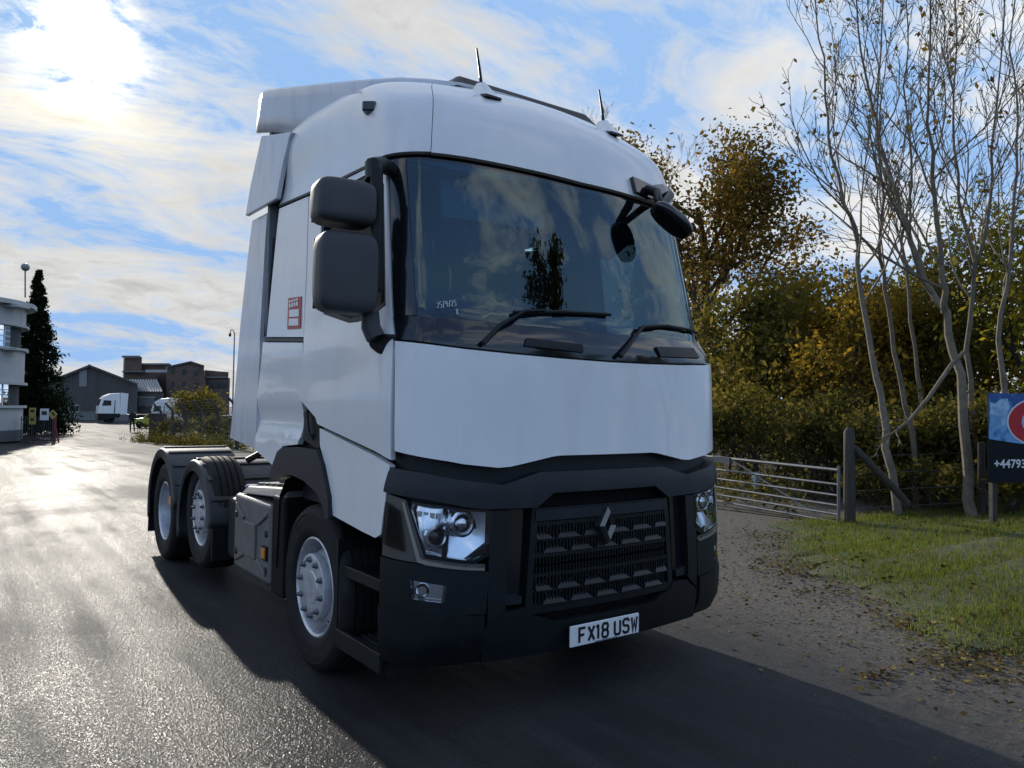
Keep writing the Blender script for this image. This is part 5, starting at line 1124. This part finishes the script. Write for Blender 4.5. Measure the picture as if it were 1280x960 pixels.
# ------------------------------------------------------------------ far lorry
FL_RZ = 0
def far_lorry(px, d, label, rz, name='parked_lorry', full=True, sc=1.0):
    b0 = G(px, 528, d); r = empty(name, b0, label, 'lorry'); T = Matrix.Translation(b0) @ Matrix.Rotation(rz, 4, 'Z') @ Matrix.Scale(sc, 4)
    # local: front towards -x, right side towards -y (camera)
    tr = lambda pts: [T @ Vector(p_) for p_ in pts]
    cabp = [(0.0, 1.05), (.02, 1.9), (.28, 2.75), (.55, 3.05), (1.2, 3.35), (2.15, 3.45), (2.2, 1.05)]
    MB().prism(tr([(x, -1.22, z) for x, z in cabp]), T.to_3x3() @ Vector((0, 2.44, 0))).build('cab', M_['paint'], r, bevel=.06)
    MB().prism(tr([(-.08, -1.23, .3), (-.06, -1.23, 1.08), (2.2, -1.23, 1.08), (2.2, -1.23, .7), (.3, -1.23, .3)]), T.to_3x3() @ Vector((0, 2.46, 0))).build('bumper', M_['black'], r, bevel=.03)
    MB().prism(tr([(.02, -1.0, 1.95), (.27, -1.0, 2.7), (.27, 1.0, 2.7), (.02, 1.0, 1.95)]), T.to_3x3() @ Vector((-.03, 0, .01))).build('windscreen', M_['blackgloss'], r)
    MB().prism(tr([(.32, -1.235, 1.95), (.5, -1.235, 2.6), (1.25, -1.235, 2.55), (1.25, -1.235, 2.0)]), T.to_3x3() @ Vector((0, .02, 0))).build('side_window', M_['blackgloss'], r)
    MB().prism(tr([(1.55, -1.235, 1.1), (1.6, -1.235, 2.6), (1.68, -1.235, 2.6), (1.66, -1.235, 1.1)]), T.to_3x3() @ Vector((0, .02, 0))).build('panel_gap', M_['grey'], r)
    MB().prism(tr([(2.2, -1.2, 1.0), (2.2, -1.2, 3.5), (3.0, -1.2, 3.4), (2.9, -1.2, 1.0)]), T.to_3x3() @ Vector((0, .05, 0))).build('side_deflector', M_['paint'], r)
    MB().box(2.2, 6.0, -.5, .5, .6, 1.0, T).build('chassis', M_['chassis'], r); MB().box(2.0, 3.2, -1.2, -.6, .4, 1.0, T).build('tank', M_['tank'], r)
    for x_ in (1.2, 4.3, 5.4):
        for y_ in (-1.05, 1.05):
            m = MB().lathe([(-.15, .28), (-.15, .46), (-.1, .5), (.1, .5), (.15, .46), (.15, .28), (.05, .2), (.05, 0)], (0, 0, 0), 'y', 20); m.v = [tuple(T @ (Vector(v_)+Vector((x_, y_, .5)))) for v_ in m.v]; m.build('wheel', M_['tyre'], r, smooth=True)
    if full: MB().box(3.3, 13, -1.25, 1.25, 1.05, 3.9, T).build('trailer', pmat('trailer_dark', (.03, .032, .036), .6), r, bevel=.03)
    return r
far_lorry(121, 87, 'white lorry with dark trailer parked by the grey shed', -.631+.62, full=False)
far_lorry(196, 66, 'white lorry cab half hidden behind the yard fence', -.631-.15, full=False, sc=.8)
# ------------------------------------------------------------------ far cars
def far_car(px, d, rz, body, label):
    b0 = G(px, 528, d); r = empty('parked_car', b0, label, 'car'); T = Matrix.Translation(b0) @ Matrix.Rotation(rz, 4, 'Z')
    pr = [(0, .35), (0, .72), (.35, .86), (1.05, .95), (1.6, 1.42), (2.9, 1.45), (3.6, 1.0), (4.1, .92), (4.15, .4)]
    MB().prism([T @ Vector((x, -.85, z)) for x, z in pr], T.to_3x3() @ Vector((0, 1.7, 0))).build('body', body, r, bevel=.08, seg=3)
    MB().prism([T @ Vector((x, -.86, z)) for x, z in ((1.2, .98), (1.65, 1.36), (2.2, 1.38), (2.2, .98))], T.to_3x3() @ Vector((0, 1.72, 0))).build('side_window', M_['blackgloss'], r)
    MB().prism([T @ Vector((x, -.86, z)) for x, z in ((2.28, .98), (2.28, 1.38), (2.85, 1.38), (3.4, 1.0))], T.to_3x3() @ Vector((0, 1.72, 0))).build('side_window', M_['blackgloss'], r)
    for x_ in (.8, 3.3):
        for y_ in (-.8, .8):
            m = MB().lathe([(-.1, .18), (-.1, .29), (-.06, .32), (.06, .32), (.1, .29), (.1, .18), (.06, 0)], (0, 0, 0), 'y', 18); m.v = [tuple(T @ (Vector(v_)+Vector((x_, y_, .32)))) for v_ in m.v]; m.build('wheel', M_['tyre'], r, smooth=True)
far_car(167, 70, -.5, pmat('car_yellow', (.36, .40, .06), .3, coat=.6), 'yellow-green car parked beyond the walking person')
far_car(262, 50, -.631, pmat('car_silver', (.45, .47, .5), .3, metal=.5, coat=.6), 'silver car behind the yard fence beside the lorry')
far_car(250, 58, -.5, pmat('car_white', (.65, .66, .68), .3, coat=.6), 'white car behind the yard fence')
# ------------------------------------------------------------------ person walking in the yard
pb_ = G(165, 540, 59.0)
person = empty('person', pb_, 'person in dark clothes walking across the far yard', 'person')
me = bpy.data.meshes.new('body'); J = [(0, 0, .95), (0, 0, 1.2), (0, -.02, 1.42), (0, -.02, 1.52), (0, -.03, 1.63), (-.1, .0, .92), (-.11, -.12, .5), (-.11, -.02, .08), (-.11, -.14, .04), (.1, 0, .92), (.11, .08, .5), (.11, .22, .10), (.11, .12, .05), (-.19, 0, 1.40), (-.25, .05, 1.13), (-.24, -.06, .9), (.19, 0, 1.40), (.25, -.04, 1.13), (.24, -.16, .92)]
E_ = [(0, 1), (1, 2), (2, 3), (3, 4), (0, 5), (5, 6), (6, 7), (7, 8), (0, 9), (9, 10), (10, 11), (11, 12), (2, 13), (13, 14), (14, 15), (2, 16), (16, 17), (17, 18)]
RR = [.15, .16, .16, .06, .105, .10, .075, .055, .05, .10, .075, .055, .05, .07, .05, .04, .07, .05, .04]
T = Matrix.Translation(pb_) @ Matrix.Rotation(-.4, 4, 'Z')
me.from_pydata([tuple(T @ Vector(j)) for j in J], E_, []); me.materials.append(pmat('dark_clothes', (.012, .013, .018), .85))
po = bpy.data.objects.new('body', me); link(po, person)
sk = po.modifiers.new('skin', 'SKIN'); 
for i, r_ in enumerate(RR): me.skin_vertices[0].data[i].radius = (r_, r_*.85)
me.skin_vertices[0].data[0].use_root = True
po.modifiers.new('sub', 'SUBSURF').levels = 1
# ------------------------------------------------------------------ yard fence on the right of the yard entrance
CPOST = pmat('concrete_post', (.05, .05, .048), .9, var=.2)
f0, f1 = G(187, 548, 45), G(296, 560, 31)
yf = empty('yard_fence', f0, 'chain-link fence with cranked concrete posts beside the yard entrance', 'fence')
for k in range(7):
    q = f0.lerp(f1, k/6); z_ = gz(q.y); q = Vector((q.x, q.y, z_))
    MB().tube([q, q+Vector((0, 0, 1.75)), q+Vector((0, 0, 1.80))-rt*.06, q+Vector((0, 0, 2.15))-rt*.42], [.075, .065, .062, .05], 6).build('post', CPOST, yf)
mw = MB(); n = 110
for k in range(n):
    a = f0.lerp(f1, k/n); b = f0.lerp(f1, min(1, (k+4)/n)); c = f0.lerp(f1, max(0, (k-4)/n))
    for e in (b, c): mw.tube([Vector((a.x, a.y, gz(a.y))), Vector((e.x, e.y, gz(e.y)+1.7))], .004, 3, cap=False)
mw.build('mesh', WIRE, yf, kind='stuff')
for z_ in (1.75, 1.9, 2.02, 2.13): MB().tube([f0+Vector((0, 0, z_+.0))-rt*(.4*max(0, (z_-1.75)/.4)), Vector((f1.x, f1.y, f1.z+z_))-rt*(.4*max(0, (z_-1.75)/.4))], .008, 3).build('strand', WIRE, yf)
pn = G(187, 548, 45.2)
pg = empty('gate_leaf', pn, 'rusty red sheet gate leaf folded back at the fence end', 'gate')
for k in range(5):
    q = pn+rt*(.2*k); MB().box(0, .185, -.02, .02, .05, 1.62, Matrix.Translation((q.x, q.y, gz(q.y))) @ Matrix.Rotation(math.atan2(rt.y, rt.x), 4, 'Z')).build('board', RUST if k in (0, 4) else RAIL, pg)
# weeds and shrub along the fence
rng = np.random.default_rng(77); P = []
for k in range(260):
    f = rng.random(); q = f0.lerp(f1, f)+Vector((rng.normal()*.5-.45, rng.normal()*.5-.5, 0)); n = 40
    P.append(np.array([q.x, q.y, gz(q.y)])+np.abs(rng.normal(size=(n, 3)))*np.array([.22, .22, .26])*(np.array([1, 1, 1]) if k % 3 else np.array([1, 1, 2.2])))
v, f = quads(np.concatenate(P), .12, rng, .3); np_mesh('fence_weeds', v, f, HEDGE, None, label='rough grass and weeds along the yard fence', cat='weeds', kind='stuff')
q0 = G(243, 540, 47); shrub('golden_shrub', q0, 3.6, 3.2, 'golden-brown shrub behind the yard fence', OLIVE, 88, 5000, .16)
q0 = G(275, 545, 42); shrub('dark_shrub', q0, 2.2, 1.6, 'dark shrub against the yard fence near the lorry', HEDGE, 89, 3000, .13)
q0 = G(222, 545, 42.5); shrub('dark_shrub', q0, 1.8, 1.5, 'low dark shrub at the yard fence end', HEDGE, 90, 2400, .12)
m = MB(); a, b, c, e = f0+rt*(-.9)-fwd*1.2, f1+rt*(-1.3)-fwd*3, f1+rt*6, f0+rt*6
m.add([(q.x, q.y, gz(q.y)+.02) for q in (a, f0.lerp(f1, .5)+rt*(-1.3)-fwd*1.5, b, c, e)], [(0, 1, 2, 3, 4)]); m.build('verge_strip', pmat('rough_soil', (.035, .04, .016), .95, var=.4, vscale=2), kind='structure')
# street lamp by the lorry's rear edge
lp0 = G(289.5, 560, 62); lh = at(289.5, 412, 62).z
sl_ = empty('street_lamp', lp0, 'thin swan-neck lamp post seen beside the lorry rear edge', 'lamp post')
MB().tube([lp0, Vector((lp0.x, lp0.y, lh-.3)), Vector((lp0.x, lp0.y, lh))-rt*.12, Vector((lp0.x, lp0.y, lh+.05))-rt*.28, Vector((lp0.x, lp0.y, lh-.25))-rt*.36], [.07, .05, .04, .04, .04], 8).build('pole', GALV, sl_, smooth=True)
blob(MB(), Vector((lp0.x, lp0.y, lh-.4))-rt*.37, .11, .11, .16, None, 2).build('lamp_head', M_['black'], sl_, smooth=True)
# trees to the left of the frame, mirrored in the cab side
for k, (x, y, h) in enumerate(((-15, 15, 9), (-19, 24, 10), (-13, 33, 8))):
    leafy_tree('autumn_tree', Vector((x, y, gz(y))), h, ('leafy tree left of the road, mirrored in the cab side, nearest', 'tall leafy tree left of the road, mirrored in the cab side', 'leafy tree left of the road beside the office, mirrored')[k], 'tree', OLIVE, 120+k, 5000, .28, .5)
